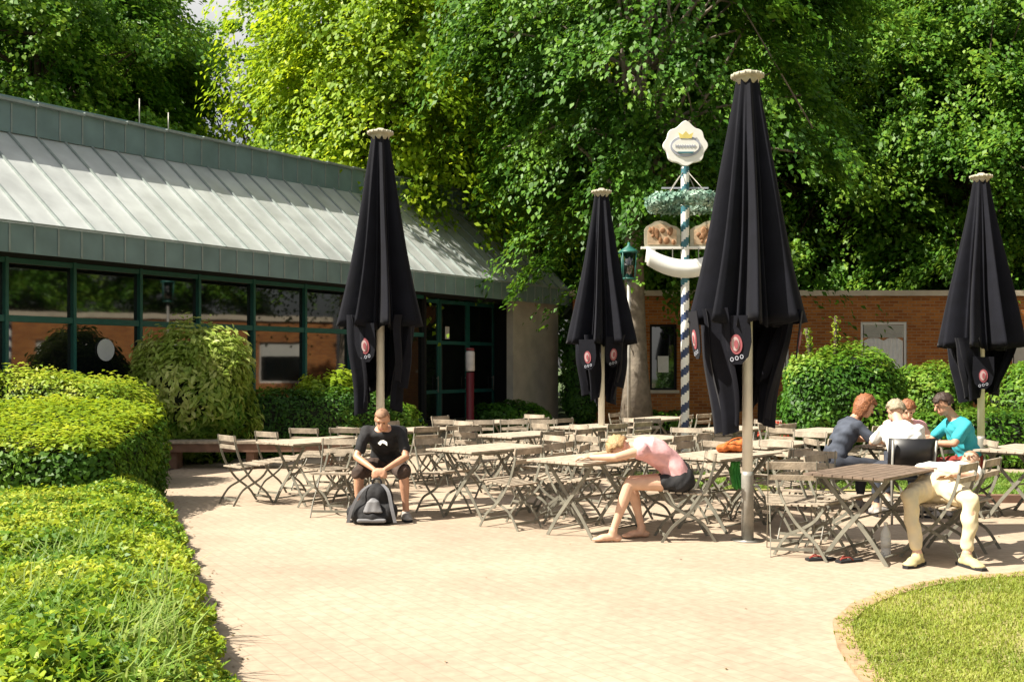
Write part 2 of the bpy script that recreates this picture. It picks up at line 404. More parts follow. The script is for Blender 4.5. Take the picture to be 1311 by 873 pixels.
def shrub(name, label, cat, loc, R, e, n, lsize, mt, mt_top=None, lumpy=.12, seed=1, rz=0, rise=0.0, up=.5, aspect=.5, group=None, core=.86, tuft=0, topz=.55):
    """R half sizes; centre raised so the base sits on the ground. e = roundness exponent"""
    global RNG
    RNG = np.random.default_rng(seed); t = thing(name, label, cat, loc, rz, group); R = np.array(R, float)
    def surf(n):
        a = np.array([R[1]*R[2], R[0]*R[2], R[0]*R[1]]); a = a/a.sum()
        ax = RNG.choice(3, n, p=a); q = RNG.uniform(-1, 1, (n,3)); q[np.arange(n), ax] = RNG.choice([-1,1], n)
        return q
    def shape(q, k=1.0):
        d = (np.abs(q)**e).sum(axis=1, keepdims=True)**(1/e); p = q/d
        Nn = np.sign(p)*np.abs(p)**(e-1)/R; Nn /= np.linalg.norm(Nn, axis=1, keepdims=True)
        P = p*R
        l = lump(P/ max(R.mean(), .4) * 2.2, 1, seed)[:,None]*lumpy*R.min()*1.6 + lump(P*5, 1, seed+2)[:,None]*.035
        P = P + Nn*l; P *= k
        P[:,2] += R[2]
        P[:,2] += rise*(P[:,1]/R[1]*.5+.5)*np.clip(P[:,2]/(2*R[2]), 0, 1)
        return P, Nn, l
    q = surf(n); P, Nn, l = shape(q)
    P = P - Nn*RNG.uniform(0, 1, (n,1))**2*.16 + Nn*np.abs(RNG.normal(0, .025, (n,1)))
    keep = P[:,2] > .02; P = P[keep]; Nn = Nn[keep]; l = l[keep]
    nn = Nn + np.array([0,0,up])
    if mt_top:  # paler leaves on upward faces put top light into colour; yellow tips are growth
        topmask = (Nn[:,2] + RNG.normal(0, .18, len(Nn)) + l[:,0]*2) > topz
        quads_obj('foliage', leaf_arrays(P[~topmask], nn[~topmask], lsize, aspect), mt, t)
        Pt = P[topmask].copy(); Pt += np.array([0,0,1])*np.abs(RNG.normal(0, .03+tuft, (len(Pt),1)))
        quads_obj('lit_and_young_tops', leaf_arrays(Pt, nn[topmask], lsize*1.05, aspect, np.array([[0,0,1.]])*tuft*20 + RNG.normal(0,1,(len(Pt),3)) if tuft else None), mt_top, t)
    else:
        quads_obj('foliage', leaf_arrays(P, nn, lsize, aspect), mt, t)
    # inner mass
    g = 14; vs = []; fs = []
    for f in range(6):
        base = len(vs)
        for i in range(g+1):
            for j in range(g+1):
                a, b_ = -1+2*i/g, -1+2*j/g
                vs.append([(1,a,b_),(-1,b_,a),(b_,1,a),(a,-1,b_),(a,b_,1),(b_,a,-1)][f])
        for i in range(g):
            for j in range(g):
                k = base+i*(g+1)+j; fs.append((k, k+g+1, k+g+2, k+1))
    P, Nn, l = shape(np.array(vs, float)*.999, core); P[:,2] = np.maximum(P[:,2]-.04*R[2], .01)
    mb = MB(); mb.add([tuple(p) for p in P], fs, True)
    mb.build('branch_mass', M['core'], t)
    return t

def curve(pts, n=4):
    """Catmull-Rom through points"""
    P = [Vector(p) for p in pts]; P = [P[0]*2-P[1]] + P + [P[-1]*2-P[-2]]; out = []
    for i in range(1, len(P)-2):
        for k in range(n):
            t = k/n; a, b, c, d = P[i-1], P[i], P[i+1], P[i+2]
            out.append(.5*((2*b) + (c-a)*t + (2*a-5*b+4*c-d)*t*t + (3*b-a-3*c+d)*t**3))
    out.append(P[-2]); return out
T4 = Matrix.Translation
# ================================================================ PEOPLE
def fuse(mb, voxel, smooth=4, fac=.5):
    me = mb.mesh('tmp'); o = bpy.data.objects.new('tmp', me); COL.objects.link(o)
    r = o.modifiers.new('r', 'REMESH'); r.mode = 'VOXEL'; r.voxel_size = voxel; r.use_smooth_shade = True
    s = o.modifiers.new('s', 'SMOOTH'); s.iterations = smooth; s.factor = fac
    dg = bpy.context.evaluated_depsgraph_get(); dg.update()
    me2 = bpy.data.meshes.new_from_object(o.evaluated_get(dg)); bpy.data.objects.remove(o)
    for p in me2.polygons: p.use_smooth = True
    return me2
def wrinkle(me, amp, fn):
    n = len(me.vertices); P = np.empty(n*3, np.float32); me.vertices.foreach_get('co', P); P = P.reshape(-1,3)
    Nn = np.empty(n*3, np.float32); me.vertex_normals.foreach_get('vector', Nn); Nn = Nn.reshape(-1,3)
    P = P + Nn*(amp*fn(P[:,0], P[:,1], P[:,2]))[:,None]
    me.vertices.foreach_set('co', P.astype(np.float32).ravel()); me.update(); return me
def mobj(name, me, mats, parent):
    me.materials.clear()
    for m_ in (mats if isinstance(mats, (list,tuple)) else [mats]): me.materials.append(m_)
    o = bpy.data.objects.new(name, me); COL.objects.link(o); o.parent = parent; return o
def hand(b, wrist, d, palm_n, side, curl=.6, sc=1.0):
    """d: pointing direction, palm_n: palm normal, side: +1 thumb towards d x palm_n"""
    d = Vector(d).normalized(); pn = Vector(palm_n); pn = (pn - d*pn.dot(d)).normalized(); ac = d.cross(pn)*side
    w = Vector(wrist); pc = w + d*.05*sc
    Mx = Matrix((ac, pn, d)).transposed()
    b.ell(pc, (.040*sc, .015*sc, .050*sc), Mx, 12, 8)
    for k in range(4):
        a = (.030 - k*.020)*sc; L = (.072, .080, .074, .058)[k]*sc
        p0 = w + d*.085*sc + ac*a; c1 = curl*.5; d1 = (d*cos(c1) + pn*sin(c1)); p1 = p0 + d1*L*.45
        d2 = (d*cos(c1+curl*.8) + pn*sin(c1+curl*.8)); p2 = p1 + d2*L*.32; d3 = (d*cos(c1+curl*1.5)+pn*sin(c1+curl*1.5)); p3 = p2 + d3*L*.25
        b.cap(p0-d*.02*sc, p1, .0095*sc, .009*sc, 8); b.cap(p1, p2, .009*sc, .0085*sc, 8); b.cap(p2, p3, .0085*sc, .0075*sc, 8)
    t0 = w + d*.03*sc + ac*.032*sc; t1 = t0 + (d*.7+ac*.75+pn*.2).normalized()*.036*sc; t2 = t1 + (d*.95+ac*.2+pn*.35).normalized()*.030*sc
    b.cap(t0, t1, .013*sc, .0105*sc, 8); b.cap(t1, t2, .0105*sc, .009*sc, 8)
def foot(b, ank, d, sc=1.0, shoe=0):
    d = Vector(d); d.z = 0; d.normalize(); a = Vector(ank); z = a.z
    r = Vector((d.y, -d.x, 0)); Mx = Matrix((r, d, V(0,0,1))).transposed()
    b.cap(a, V(a.x, a.y, .05), .042*sc+shoe*.6, .040*sc+shoe*.6, 10)
    b.ell(V(a.x,a.y,0)-d*.03+V(0,0,.035+shoe*.3), (.037*sc+shoe, .055*sc, .035), Mx)
    b.ell(V(a.x,a.y,0)+d*.055+V(0,0,.042), (.042*sc+shoe, .10*sc, .036+shoe*.5), Mx)
    b.ell(V(a.x,a.y,0)+d*.135+V(0,0,.027), (.047*sc+shoe, .065*sc, .022+shoe*.5), Mx)
def head(b, c, f, up, sc=1.0):
    f = Vector(f).normalized(); up = Vector(up); up = (up - f*up.dot(f)).normalized(); r = f.cross(up)
    Mx = Matrix((r, f, up)).transposed(); c = Vector(c)
    P = lambda x, y, z: c + Mx @ V(x*sc, y*sc, z*sc)
    b.ell(P(0,-.012,.025), (.073*sc,.092*sc,.090*sc), Mx, 18, 12)
    b.ell(P(0,.018,-.045), (.056*sc,.066*sc,.066*sc), Mx, 16, 10)
    b.ell(P(0,.062,-.085), (.024*sc,.020*sc,.018*sc), Mx, 10, 8)     # chin
    b.cap(P(0,.080,.022), P(0,.104,-.016), .010*sc, .015*sc, 8)          # nose
    b.cap(P(-.035,.076,.038), P(.035,.076,.038), .010*sc, .010*sc, 8)        # brow
    b.cap(P(-.018,.080,-.052), P(.018,.080,-.052), .009*sc, .009*sc, 8)      # lips
    for sx in (-1,1): b.ell(P(sx*.074,-.005,.0), (.010*sc,.018*sc,.030*sc), Mx, 8, 6)
    return P, Mx
def person(label, loc, J, skin, shirt, sleeve, pants, leglen, hair, shoe=None, rz=0, sc=1.0, hands=None, hairstyle='short', collar=True, slim=1.0, bare_arms=False, group=None):
    """J joints in metres; clothing built as its own skin over the body"""
    t = thing('person', label, 'person', loc, rz, group)
    J = {k: Vector(v) for k, v in J.items()}; b = MB()
    pel, mid, che, nk, hd = J['pelvis'], J['mid'], J['chest'], J['neck'], J['head']
    sv = (J['sl']-J['sr']).normalized()
    def torso(b, ex=0.0, lo=-.06, top=True):
        rings = []
        spine = [(pel + (pel-mid).normalized()*.07, .125, .09), (pel, .165, .115), (pel.lerp(mid,.5), .150, .108), (mid, .140*slim, .102), (mid.lerp(che,.5), .160*slim, .112), (che, .178*slim, .112), (che.lerp(nk,.6), .150*slim, .085), (che.lerp(nk,.9), .085, .062)]
        for i, (p, w_, d_) in enumerate(spine):
            a = spine[max(i-1,0)][0]; c = spine[min(i+1,len(spine)-1)][0]; tg = (c-a).normalized()
            rv = (sv - tg*sv.dot(tg)).normalized(); fv = tg.cross(rv)
            rings.append((p, rv*(w_+ex), fv*(d_+ex)))
        b.loft(rings, 20)
        for k in ('l','r'):
            b.cap(che.lerp(nk,.35), J['s'+k], .060+ex, .056+ex)
    torso(b)
    b.cap(nk-(hd-nk).normalized()*.03, hd-(hd-nk).normalized()*.02, .058, .052)
    P, Mx = head(b, hd, J['face'], J['up'], sc)
    for k in ('l','r'):
        s_, e_, w_ = J['s'+k], J['e'+k], J['w'+k]; h_, k_, a_ = J['h'+k], J['k'+k], J['a'+k]
        b.cap(s_, s_.lerp(e_,.4), .052, .046); b.cap(s_.lerp(e_,.4), e_, .046, .037); b.cap(e_, e_.lerp(w_,.35), .038, .037); b.cap(e_.lerp(w_,.35), w_, .037, .024)
        b.cap(h_, h_.lerp(k_,.5), .088, .072); b.cap(h_.lerp(k_,.5), k_, .072, .054)
        c = k_.lerp(a_,.35); back = (k_-h_).cross(sv); 
        b.cap(k_, c, .054, .054); b.cap(c, k_.lerp(a_,.7), .054, .038); b.cap(k_.lerp(a_,.7), a_, .038, .034)
        foot(b, a_, J['t'+k] if ('t'+k) in J else V(0,-1,0))
        d = J.get('d'+k, (w_-e_)); pn = J.get('p'+k, V(0,0,-1)); hand(b, w_, d, pn, J['th'+k].x if ('th'+k) in J else (1 if k == 'l' else -1), .55, 1.0)
    body = mobj('body', fuse(b, .0085, 3), M[skin], t)
    for sx in (-1,1):
        e = MB(); e.ell(P(sx*.030,.080,.012), (.011,.007,.006), Mx, 8, 6); e.build('eye', M['eye'], body)
    e = MB(); e.cap(P(-.016,.089,-.052), P(.016,.089,-.052), .0045, .0045, 6); e.build('mouth', M['lip'], body)
    # shirt
    c = MB(); torso(c, .016)
    if shirt:
        for k in ('l','r'):
            s_, e_, w_ = J['s'+k], J['e'+k], J['w'+k]
            if sleeve > 0:
                q = min(sleeve, 1); c.cap(s_, s_.lerp(e_, q*.9), .066, .062 if q < 1 else .052)
                if sleeve > 1: c.cap(e_, e_.lerp(w_, (sleeve-1)), .052, .040)
        RNG_ = random.Random(5)
        me = fuse(c, .011, 5)
        wrinkle(me, .0045, lambda x, y, z: np.sin(x*38+z*22)+np.sin(y*31-z*47+1)+.5*np.sin(x*70-y*55+z*60))
        so_ = mobj('shirt', me, M[shirt], t)
    c = MB()
    for k in ('l','r'):
        h_, k_, a_ = J['h'+k], J['k'+k], J['a'+k]
        q = min(leglen, 1); e = h_.lerp(k_, q)
        c.cap(h_, h_.lerp(e,.5), .108, .094); c.cap(h_.lerp(e,.5), e, .092, .068 if q >= 1 else .084)
        if leglen > 1:
            e2 = k_.lerp(a_, leglen-1); c.cap(k_, k_.lerp(e2,.5), .068, .062); c.cap(k_.lerp(e2,.5), e2, .062, .050)
    c.cap(J['hl'], J['hr'], .112, .112); c.cap(pel, pel.lerp(mid,.35), .14, .135); c.cap(pel-sv*.06, pel+sv*.06, .125,.125)
    me = fuse(c, .012, 4)
    wrinkle(me, .005, lambda x, y, z: np.sin(x*27+z*33)+np.sin(y*36-z*25+2)+.5*np.sin(x*60+y*48-z*66))
    mobj('trousers' if leglen > 1 else 'shorts', me, M[pants], t)
    if shoe:
        for k in ('l','r'):
            c = MB(); foot(c, J['a'+k]-V(0,0,.02), J['t'+k] if ('t'+k) in J else V(0,-1,0), 1.0, .010); so2 = mobj('shoe', fuse(c, .009, 3), M[shoe], t)
            d_ = J['t'+k] if ('t'+k) in J else V(0,-1,0); d_ = V(d_.x, d_.y, 0).normalized(); r_ = V(d_.y, -d_.x, 0); A_ = V(J['a'+k].x, J['a'+k].y, 0)
            c = MB(); c.prism([(x_*1.02, y_) for x_, y_ in ((-.034,-.095),(.034,-.095),(.046,-.03),(.050,.09),(.046,.17),(.025,.215),(-.02,.218),(-.044,.17),(-.05,.09),(-.044,-.03))], .022,
                Matrix.Translation(A_+V(0,0,.012)) @ Matrix((r_, V(0,0,1), d_)).transposed().to_4x4()); c.build('sole', M['black'], so2)
    # hair
    if hairstyle != 'none':
        c = MB(); seg, rg = 30, 18; vs = []; keep = {}
        for i in range(rg+1):
            th = pi*i/rg
            for j in range(seg):
                a = 2*pi*j/seg; q = V(sin(th)*cos(a), sin(th)*sin(a), cos(th))
                thick = {'crop': .006, 'short': .018, 'bob': .030}[hairstyle]; 
                n_ = .006*sin(a*9+th*5)+.005*sin(a*17-th*9)+.004*sin(a*29+th*14) if hairstyle != 'crop' else 0
                drop = 1.0 if q.z > 0 or hairstyle != 'bob' else 1.75
                vs.append(P(q.x*(.075+thick+n_), q.y*(.094+thick+n_)-.014, .025+q.z*(.092+thick+n_)*drop))
                lim = {'crop': .38, 'short': .30, 'bob': .28}[hairstyle]
                lowz = {'crop': -.35, 'short': -.45, 'bob': -.95}[hairstyle]
                lowz += .10*sin(a*6.3)+.06*sin(a*13.1); lim += .05*sin(a*8)+.03*sin(a*15)
                keep[i*seg+j] = (q.z > lim) or (q.y < .15 + .5*max(0,q.z) and q.z > lowz and (q.y < .02 or q.z > 0 or hairstyle == 'bob'))
        fs = []
        for i in range(rg):
            for j in range(seg):
                a = i*seg+j; b_ = i*seg+(j+1)%seg; f = (a, a+seg, b_+seg, b_)
                if all(keep[x_] for x_ in f): fs.append(f)
        c.add(vs, fs, True); o = c.build('hair', M[hair], t)
        sd = o.modifiers.new('thickness', 'SOLIDIFY'); sd.thickness = .012; sd.offset = -1
    return t, J

# man in black, leaning forward, hands clasped between the knees
man, Jm = person('man in black T-shirt and shorts sitting bent forward behind the backpack', (-1.37, 11.45, 0), dict(
    pelvis=(0,.07,.57), mid=(0,-.03,.73), chest=(0,-.16,.87), neck=(0,-.25,.965), head=(0,-.325,1.045), face=(0,-.86,-.52), up=(0,-.5,.86),
    sl=(.185,-.19,.915), el=(.255,-.36,.66), wl=(.055,-.54,.545), sr=(-.185,-.19,.915), er=(-.265,-.36,.66), wr=(-.055,-.54,.545),
    hl=(.10,.03,.54), kl=(.235,-.40,.50), al=(.255,-.36,.09), hr=(-.10,.03,.54), kr=(-.235,-.40,.50), ar=(-.24,-.36,.09),
    dl=(-.8,-.35,-.35), dr=(.8,-.35,-.35), pl=(-.3,.8,-.3), pr=(.3,.8,-.3), tl=(.25,-1,0), tr=(-.3,-1,0)),
    'skin', 'black', .75, 'browncloth', .97, 'cropped', 'shoe_grey', hairstyle='crop')
# light mark on the T-shirt
s = MB(); s.prism([(-.045,.0),(-.02,.03),(.015,.035),(.05,.01),(.055,-.03),(.03,-.008),(0,.005),(-.02,-.025)], .012, T4((.0,-.318,.80)) @ Matrix.Rotation(-.55,4,'X')); s.build('shirt_mark', M['white'], man)
# pink-topped woman, seen from the side, face down on her arms
person('woman in pink top and shorts bent forward asleep with her arms on the table', (1.55, 9.82, 0), dict(
    pelvis=(.02,0,.57), mid=(-.10,0,.74), chest=(-.28,0,.845), neck=(-.43,0,.86), head=(-.545,0,.845), face=(-.35,0,-.94), up=(-.94,0,.35),
    sl=(-.36,-.16,.845), el=(-.60,-.20,.785), wl=(-.82,-.10,.775), sr=(-.36,.16,.845), er=(-.58,.20,.785), wr=(-.80,.07,.775),
    hl=(.0,-.09,.54), kl=(-.47,-.11,.53), al=(-.62,-.12,.10), hr=(.0,.09,.54), kr=(-.43,.13,.53), ar=(-.33,.12,.10),
    dl=(-1,.2,0), dr=(-1,-.1,0), tl=(-1,-.1,0), tr=(-1,-.3,0)),
    'skin_pale', 'pinkcloth', .12, 'black', .30, 'blond', None, hairstyle='short', slim=.92)
# reclining man, lying back over two chairs
person('man in white shirt and cream trousers lying back across two chairs', (3.60, 8.98, 0), dict(
    pelvis=(.02,.02,.575), mid=(.14,.13,.62), chest=(.28,.28,.65), neck=(.43,.43,.69), head=(.53,.54,.745), face=(-.45,-.60,.66), up=(.5,.5,.7),
    sl=(.43,.22,.70), el=(.33,-.02,.68), wl=(.12,-.08,.70), sr=(.17,.42,.70), er=(-.05,.28,.70), wr=(.05,.04,.71),
    hl=(.09,-.05,.555), kl=(.13,-.42,.53), al=(.07,-.47,.10), hr=(-.07,.03,.555), kr=(-.33,-.30,.54), ar=(-.31,-.42,.10),
    dl=(-.9,.1,0), dr=(.9,-.3,0), tl=(.25,-1,0), tr=(-.75,-.75,0)),
    'skin_pale', 'whitecloth', .8, 'creamcloth', 1.86, 'cropped', 'shoe', hairstyle='crop')
def sit(lean=.25, face=(0,-1,-.3), arms='table', spread=.1, tuck=0):
    c = lambda z: -sin(lean)*z*.95
    return dict(pelvis=(0,.05,.57), mid=(0,.05+c(.18),.57+.18*cos(lean)), chest=(0,.05+c(.38),.57+.38*cos(lean)), neck=(0,.03+c(.54),.57+.53*cos(lean)),
      head=(0,-.03+c(.68),.57+.67*cos(lean)), face=face, up=(0,-.3,1),
      sl=(.18,.05+c(.46),.57+.44*cos(lean)), sr=(-.18,.05+c(.46),.57+.44*cos(lean)), el=(.25,-.12+c(.46),.79), er=(-.25,-.12+c(.46),.79), wl=(.10,-.34+c(.46),.79), wr=(-.08,-.34+c(.46),.80),
      hl=(.09,.03,.54), hr=(-.09,.03,.54), kl=(.09+spread,-.40,.52), kr=(-.09-spread,-.40,.52), al=(.10+spread,-.36+tuck,.10), ar=(-.10-spread,-.36+tuck,.10))
GG = 'four people sitting round a table at the right'
person('man in white shirt with grey-blond hair seen from behind in a black chair', (4.12, 11.0, 0), sit(.60, (.5,-1,-.5)), 'skin_pale', 'whitecloth', .8, 'denim', 1.85, 'greyhair', 'shoe_grey', rz=pi-.05, hairstyle='short', slim=1.12, group=GG)
person('red-haired woman in dark top at the left of the group of four', (3.60, 11.70, 0), sit(.50, (0.1,-1,-.5)), 'skin', 'bluecloth', .9, 'denim', 1.85, 'redhair', 'shoe_grey', rz=radians(97), hairstyle='bob', slim=.9, group=GG)
person('dark-haired man in turquoise T-shirt leaning in from the right', (4.95, 11.48, 0), sit(.38, (0,-1,-.45)), 'skin', 'tealcloth', .75, 'redcloth', .95, 'darkhair', 'shoe_grey', rz=radians(-84), hairstyle='short', group=GG)
person('bare-armed person half hidden behind the man in the white shirt', (4.66, 12.6, 0), sit(.66, (0,-1,-.5)), 'skin_pale', 'pinkcloth', .1, 'denim', 1.85, 'redhair', 'shoe_grey', rz=radians(-12), hairstyle='short', slim=.92, group=GG)

# ================================================================ SMALL THINGS
# backpack
def sdisp(me, amp, f):
    return wrinkle(me, amp, lambda x, y, z: np.sin(x*f+z*f*.7)+np.sin(y*f*1.2-z*f+1)+.6*np.sin(x*f*2.1-y*f*1.7))
bpk = thing('backpack', 'slouching black backpack with grey trim on the paving before the man', 'backpack', (gx(480,10.95), 10.85, 0))
c = MB(); c.ell((0,.02,.13), (.25,.15,.13)); c.ell((.03,.02,.26), (.17,.12,.15)); c.ell((-.12,-.02,.12), (.15,.13,.10)); c.ell((.12,0,.12), (.13,.13,.12)); c.ell((.0,-.08,.08), (.19,.10,.07)); c.bb(-.2,.2,-.1,.12,.01,.08)
mobj('bag', sdisp(fuse(c, .012, 3), .006, 26), M['black'], bpk)
c = MB(); c.cap((-.13,-.165,.05),(.13,-.165,.05), .022,.022); mobj('front_trim', fuse(c, .009, 2), M['greytrim'], bpk)
c = MB(); c.loft([(V(.01,-.155,.13),V(.10,0,0),V(0,.02,0)),(V(.01,-.13,.24),V(.07,0,0),V(0,.02,0)),(V(.01,-.10,.27),V(.03,0,0),V(0,.015,0))]); mobj('front_pocket', sdisp(fuse(c, .008, 2), .003, 40), M['greytrim'], bpk)
for sx in (-1, 1):
    s = MB(); s.strip(curve([(sx*.06+.03,.0,.40),(sx*.14+.02,-.08,.33),(sx*.20,-.14,.18),(sx*.24,-.17,.03)]), .035, .008, (1,.2,0)); s.build('strap', M['greytrim'], bpk)
s = MB(); s.tube(curve([(-.02,.02,.40),(.0,.02,.45),(.06,.02,.45),(.08,.02,.40)]), .009, 6); s.build('handle', M['black'], bpk)
# bottle
Yb = F*H/(712-HY); t = thing('bottle', 'translucent white plastic bottle standing on the paving beside the table leg', 'bottle', (gx(1134,Yb), Yb, 0))
s = MB(); s.lathe([(.036,.0),(.042,.006),(.042,.05),(.039,.06),(.042,.07),(.042,.19),(.036,.215),(.018,.25),(.015,.265)], seg=20); s.build('body', M['bottle'], t)
s = MB(); s.lathe([(.018,.266),(.018,.288),(.015,.290)], seg=16); s.build('cap', M['white'], t)
s = MB(); s.lathe([(.0428,.08),(.0428,.16)], seg=20); s.build('label', M['paper'], t)
# sandals
for i, px in enumerate((1050, 1087)):
    Ys = F*H/(717+i*2-HY); t = thing('flip_flop', ['dark flip-flop lying on the paving, the left one', 'dark flip-flop lying on the paving, the right one'][i], 'sandal', (gx(px,Ys), Ys, 0), .2+i*.25+pi/2, 'pair of flip-flops')
    out = [(-.035,-.12),(.035,-.12),(.04,-.05),(.038,.02),(.05,.08),(.035,.13),(-.02,.135),(-.045,.09),(-.038,.02),(-.04,-.05)]
    s = MB(); s.prism(out, .018, Matrix.Translation((0,0,.011)) @ Matrix.Rotation(pi/2, 4, 'X')); s.build('sole', M['black'], t)
    for sx in (-1,1):
        s = MB(); s.tube(curve([(sx*.038,-.01,.02),(sx*.03,.03,.045),(0,.085,.03),(0,.09,.02)]), .006, 6); s.build('strap', M['redcloth'], t)
# orange bag on its table and green jacket over a chair
t = thing('orange_bag', 'crumpled orange bag lying on the table right of the woman', 'bag', (2.26, 10.80, .735), .3)
c = MB(); c.ell((0,0,.05), (.16,.11,.055)); c.ell((.10,.02,.07), (.10,.09,.06)); c.ell((-.09,-.02,.05), (.10,.08,.05))
mobj('bag', sdisp(fuse(c, .010, 2), .007, 34), M['orange'], t)
s = MB(); s.tube(curve([(-.10,-.06,.09),(-.05,-.10,.14),(.05,-.10,.15),(.12,-.06,.10)]), .008, 6); s.build('strap', M['orange'], t)
t = thing('green_cloth', 'narrow bright green cloth hanging over a chair left of the big umbrella pole', 'cloth', (2.19, 10.35, 0), .6)
t.scale = (.30, 1, .5); t.location.z = .24
nu, nv = 16, 14; vs = []
for i in range(nv+1):
    for j in range(nu+1):
        q = j/nu-.5; r_ = i/nv
        vs.append((q*.40*(1-.15*r_)+.012*sin(r_*7), .03*sin(q*19+r_*3)+.02*sin(r_*5), .88-.52*r_+.03*sin(q*11)*r_))
s = MB(); s.add(vs, [(i*(nu+1)+j, i*(nu+1)+j+1, (i+1)*(nu+1)+j+1, (i+1)*(nu+1)+j) for i in range(nv) for j in range(nu)], True)
o = s.build('cloth', M['greencloth'], t); sd = o.modifiers.new('thick', 'SOLIDIFY'); sd.thickness = .015
# potted red flowers beyond the big umbrella
t = thing('flower_pot', 'orange-red flowers in a pot behind the pole of the tallest umbrella', 'flower pot', (gx(992,15.6), 15.6, 0))
s = MB(); s.lathe([(.14,0),(.19,.30),(.21,.30),(.21,.34),(.17,.34)], seg=20); s.build('pot', M['terracotta'], t)
RNG = np.random.default_rng(3); k = 500; P = RNG.normal(0,1,(k,3)); P /= np.linalg.norm(P,axis=1,keepdims=True); Nn = P.copy(); P = P*np.array([.22,.22,.20])*RNG.uniform(.6,1,(k,1)); P[:,2] += .52
quads_obj('leaves', leaf_arrays(P, Nn, .07, .6), LM['mid'], t)
k = 260; P = RNG.normal(0,1,(k,3)); P[:,2] = np.abs(P[:,2]); P /= np.linalg.norm(P,axis=1,keepdims=True); Nn = P.copy(); P = P*np.array([.25,.25,.24]); P[:,2] += .55
quads_obj('flowers', leaf_arrays(P, Nn, .05, .8), M['petal'], t)
s = MB(); s.tube([(0,0,.3),(0,0,.6)], .02, 6); s.build('stem', M['twig'], t)
# ================================================================ SETTING
def sheet(name, pts, z, mt, kind='structure'):
    mb = MB(); mb.add([(p[0], p[1], z) for p in pts], [tuple(range(len(pts)))]); o = mb.build(name, mt); tag(o, kind=kind); return o
sheet('ground', [(-400,-60),(400,-60),(400,600),(-400,600)], -.03, M['ground'])
sheet('paving', [(-14,1),(15,1),(15.8,27.9),(-2,27.9),(-14,22)], 0, M['paving'])
# planting bed edge (photo pixels on the ground)
bed_edge = [(296,940),(274,873),(260,815),(243,760),(232,720),(222,690),(212,660),(210,630),(206,606)]
be = [gp(*p) for p in bed_edge]
bedpoly = [(be[0].x+.25, 3.0)] + [(p.x, p.y) for p in be] + [(-5.3,17.1),(-13,17.1),(-13,3.0)]
mb = MB(); n = len(bedpoly)
mb.add([(x, y, .012) for x, y in bedpoly], [tuple(range(n))]); tag(mb.build('planting_bed', M['soil']), kind='structure')
# lawn
lawn_edge = [(1400,728),(1311,737),(1240,741),(1180,750),(1130,762),(1090,778),(1066,800),(1072,830),(1092,862),(1130,910),(1180,980)]
le = [gp(*p) for p in lawn_edge]
lawnpoly = [(p.x, p.y) for p in le] + [(le[-1].x+.3, 3.0),(9,3.0),(9,le[0].y)]
sheet('lawn', lawnpoly, .016, M['lawn'])
mb = MB(); pl = []
for i, p in enumerate(le):
    d = (le[min(i+1,len(le)-1)] - le[max(i-1,0)]).normalized(); nn = Vector((d.y, -d.x, 0))
    pl.append((p + nn*.0, p + nn*-.11))
vs = []
for a, b_ in pl: vs += [(a.x,a.y,.008),(b_.x,b_.y,.008),(a.x,a.y,.034),(b_.x,b_.y,.030)]
fs = []
for i in range(len(pl)-1):
    k = i*4; fs += [(k+2,k+3,k+7,k+6),(k+0,k+4,k+5,k+1),(k+1,k+5,k+7,k+3),(k+0,k+2,k+6,k+4)]
mb.add(vs, fs); tag(mb.build('lawn_kerb', M['edge']), kind='structure')
# strip of lawn further back on the right
sheet('back_lawn', [(1.7,13.75),(4.9,13.5),(4.9,12.6),(16,12.6),(16,15.6),(1.5,15.6)], .016, M['lawn'])
mb = MB(); mb.bb(4.85,16,12.45,12.58,0,.09); tag(mb.build('back_lawn_kerb', M['brown_wood']), kind='structure')
sheet('shrub_bed', [(2.3,19.2),(15.2,19.2),(15.2,27.6),(2.3,27.6)], .014, M['soil'])

def inside(poly, x, y):
    c = np.zeros(len(x), bool); n = len(poly)
    for i in range(n):
        x1, y1 = poly[i]; x2, y2 = poly[(i+1) % n]
        if y1 == y2: continue
        c ^= ((y1 > y) != (y2 > y)) & (x < (x2-x1)*(y-y1)/(y2-y1)+x1)
    return c
def edge_x(y):
    ys = np.array([p.y for p in be]); xs = np.array([p.x for p in be])
    return np.interp(y, ys, xs)

# ground cover in the left bed
RNG = np.random.default_rng(5)
def cover_h(x, y):
    d = np.clip((edge_x(y)-x)/.55, 0, 1)
    P = np.stack([x*1.6, y*1.6, x*0], 1)
    return (.10+.30*d**.6)*(1+.28*lump(P, 1, 3)) + .05*lump(P*3, 1, 9)*d
n = 400000
x = RNG.uniform(-6.6, -.6, n); y = RNG.uniform(3.4, 11.6, n)
k = (x < edge_x(y)+.04+.05*np.sin(y*9)) & (np.abs(x/y) < .56); x, y = x[k], y[k]
dens = np.clip(1.35 - (y-5)/9, .35, 1); k = RNG.uniform(0,1,len(x)) < dens; x, y = x[k], y[k]
h = cover_h(x, y)*(1-RNG.uniform(0,1,len(x))**2.5*.5) + np.abs(RNG.normal(0,.02,len(x)))
P = np.stack([x, y, h], 1); Nn = np.stack([RNG.normal(0,.45,len(x)), RNG.normal(0,.45,len(x)), np.ones(len(x))], 1)
kind = RNG.uniform(0,1,len(x)) + .5*lump(P*1.3, 1, 4) > .25
o = quads_obj('ground_cover', leaf_arrays(P[kind], Nn[kind], .054, .5, None, .55), LM['yellow']); tag(o, 'low yellow-green leafy ground cover filling the left bed', 'ground cover', kind='stuff')
o = quads_obj('green_ground_cover', leaf_arrays(P[~kind], Nn[~kind], .058, .5, None, .55), LM['shrub']); tag(o, 'greener leaf patches among the low plants in the left bed', 'ground cover', kind='stuff')
g = 50; mb = MB(); xs = np.linspace(-6.8,-1.2,g); ys = np.linspace(3.3,11.8,g); vv = []
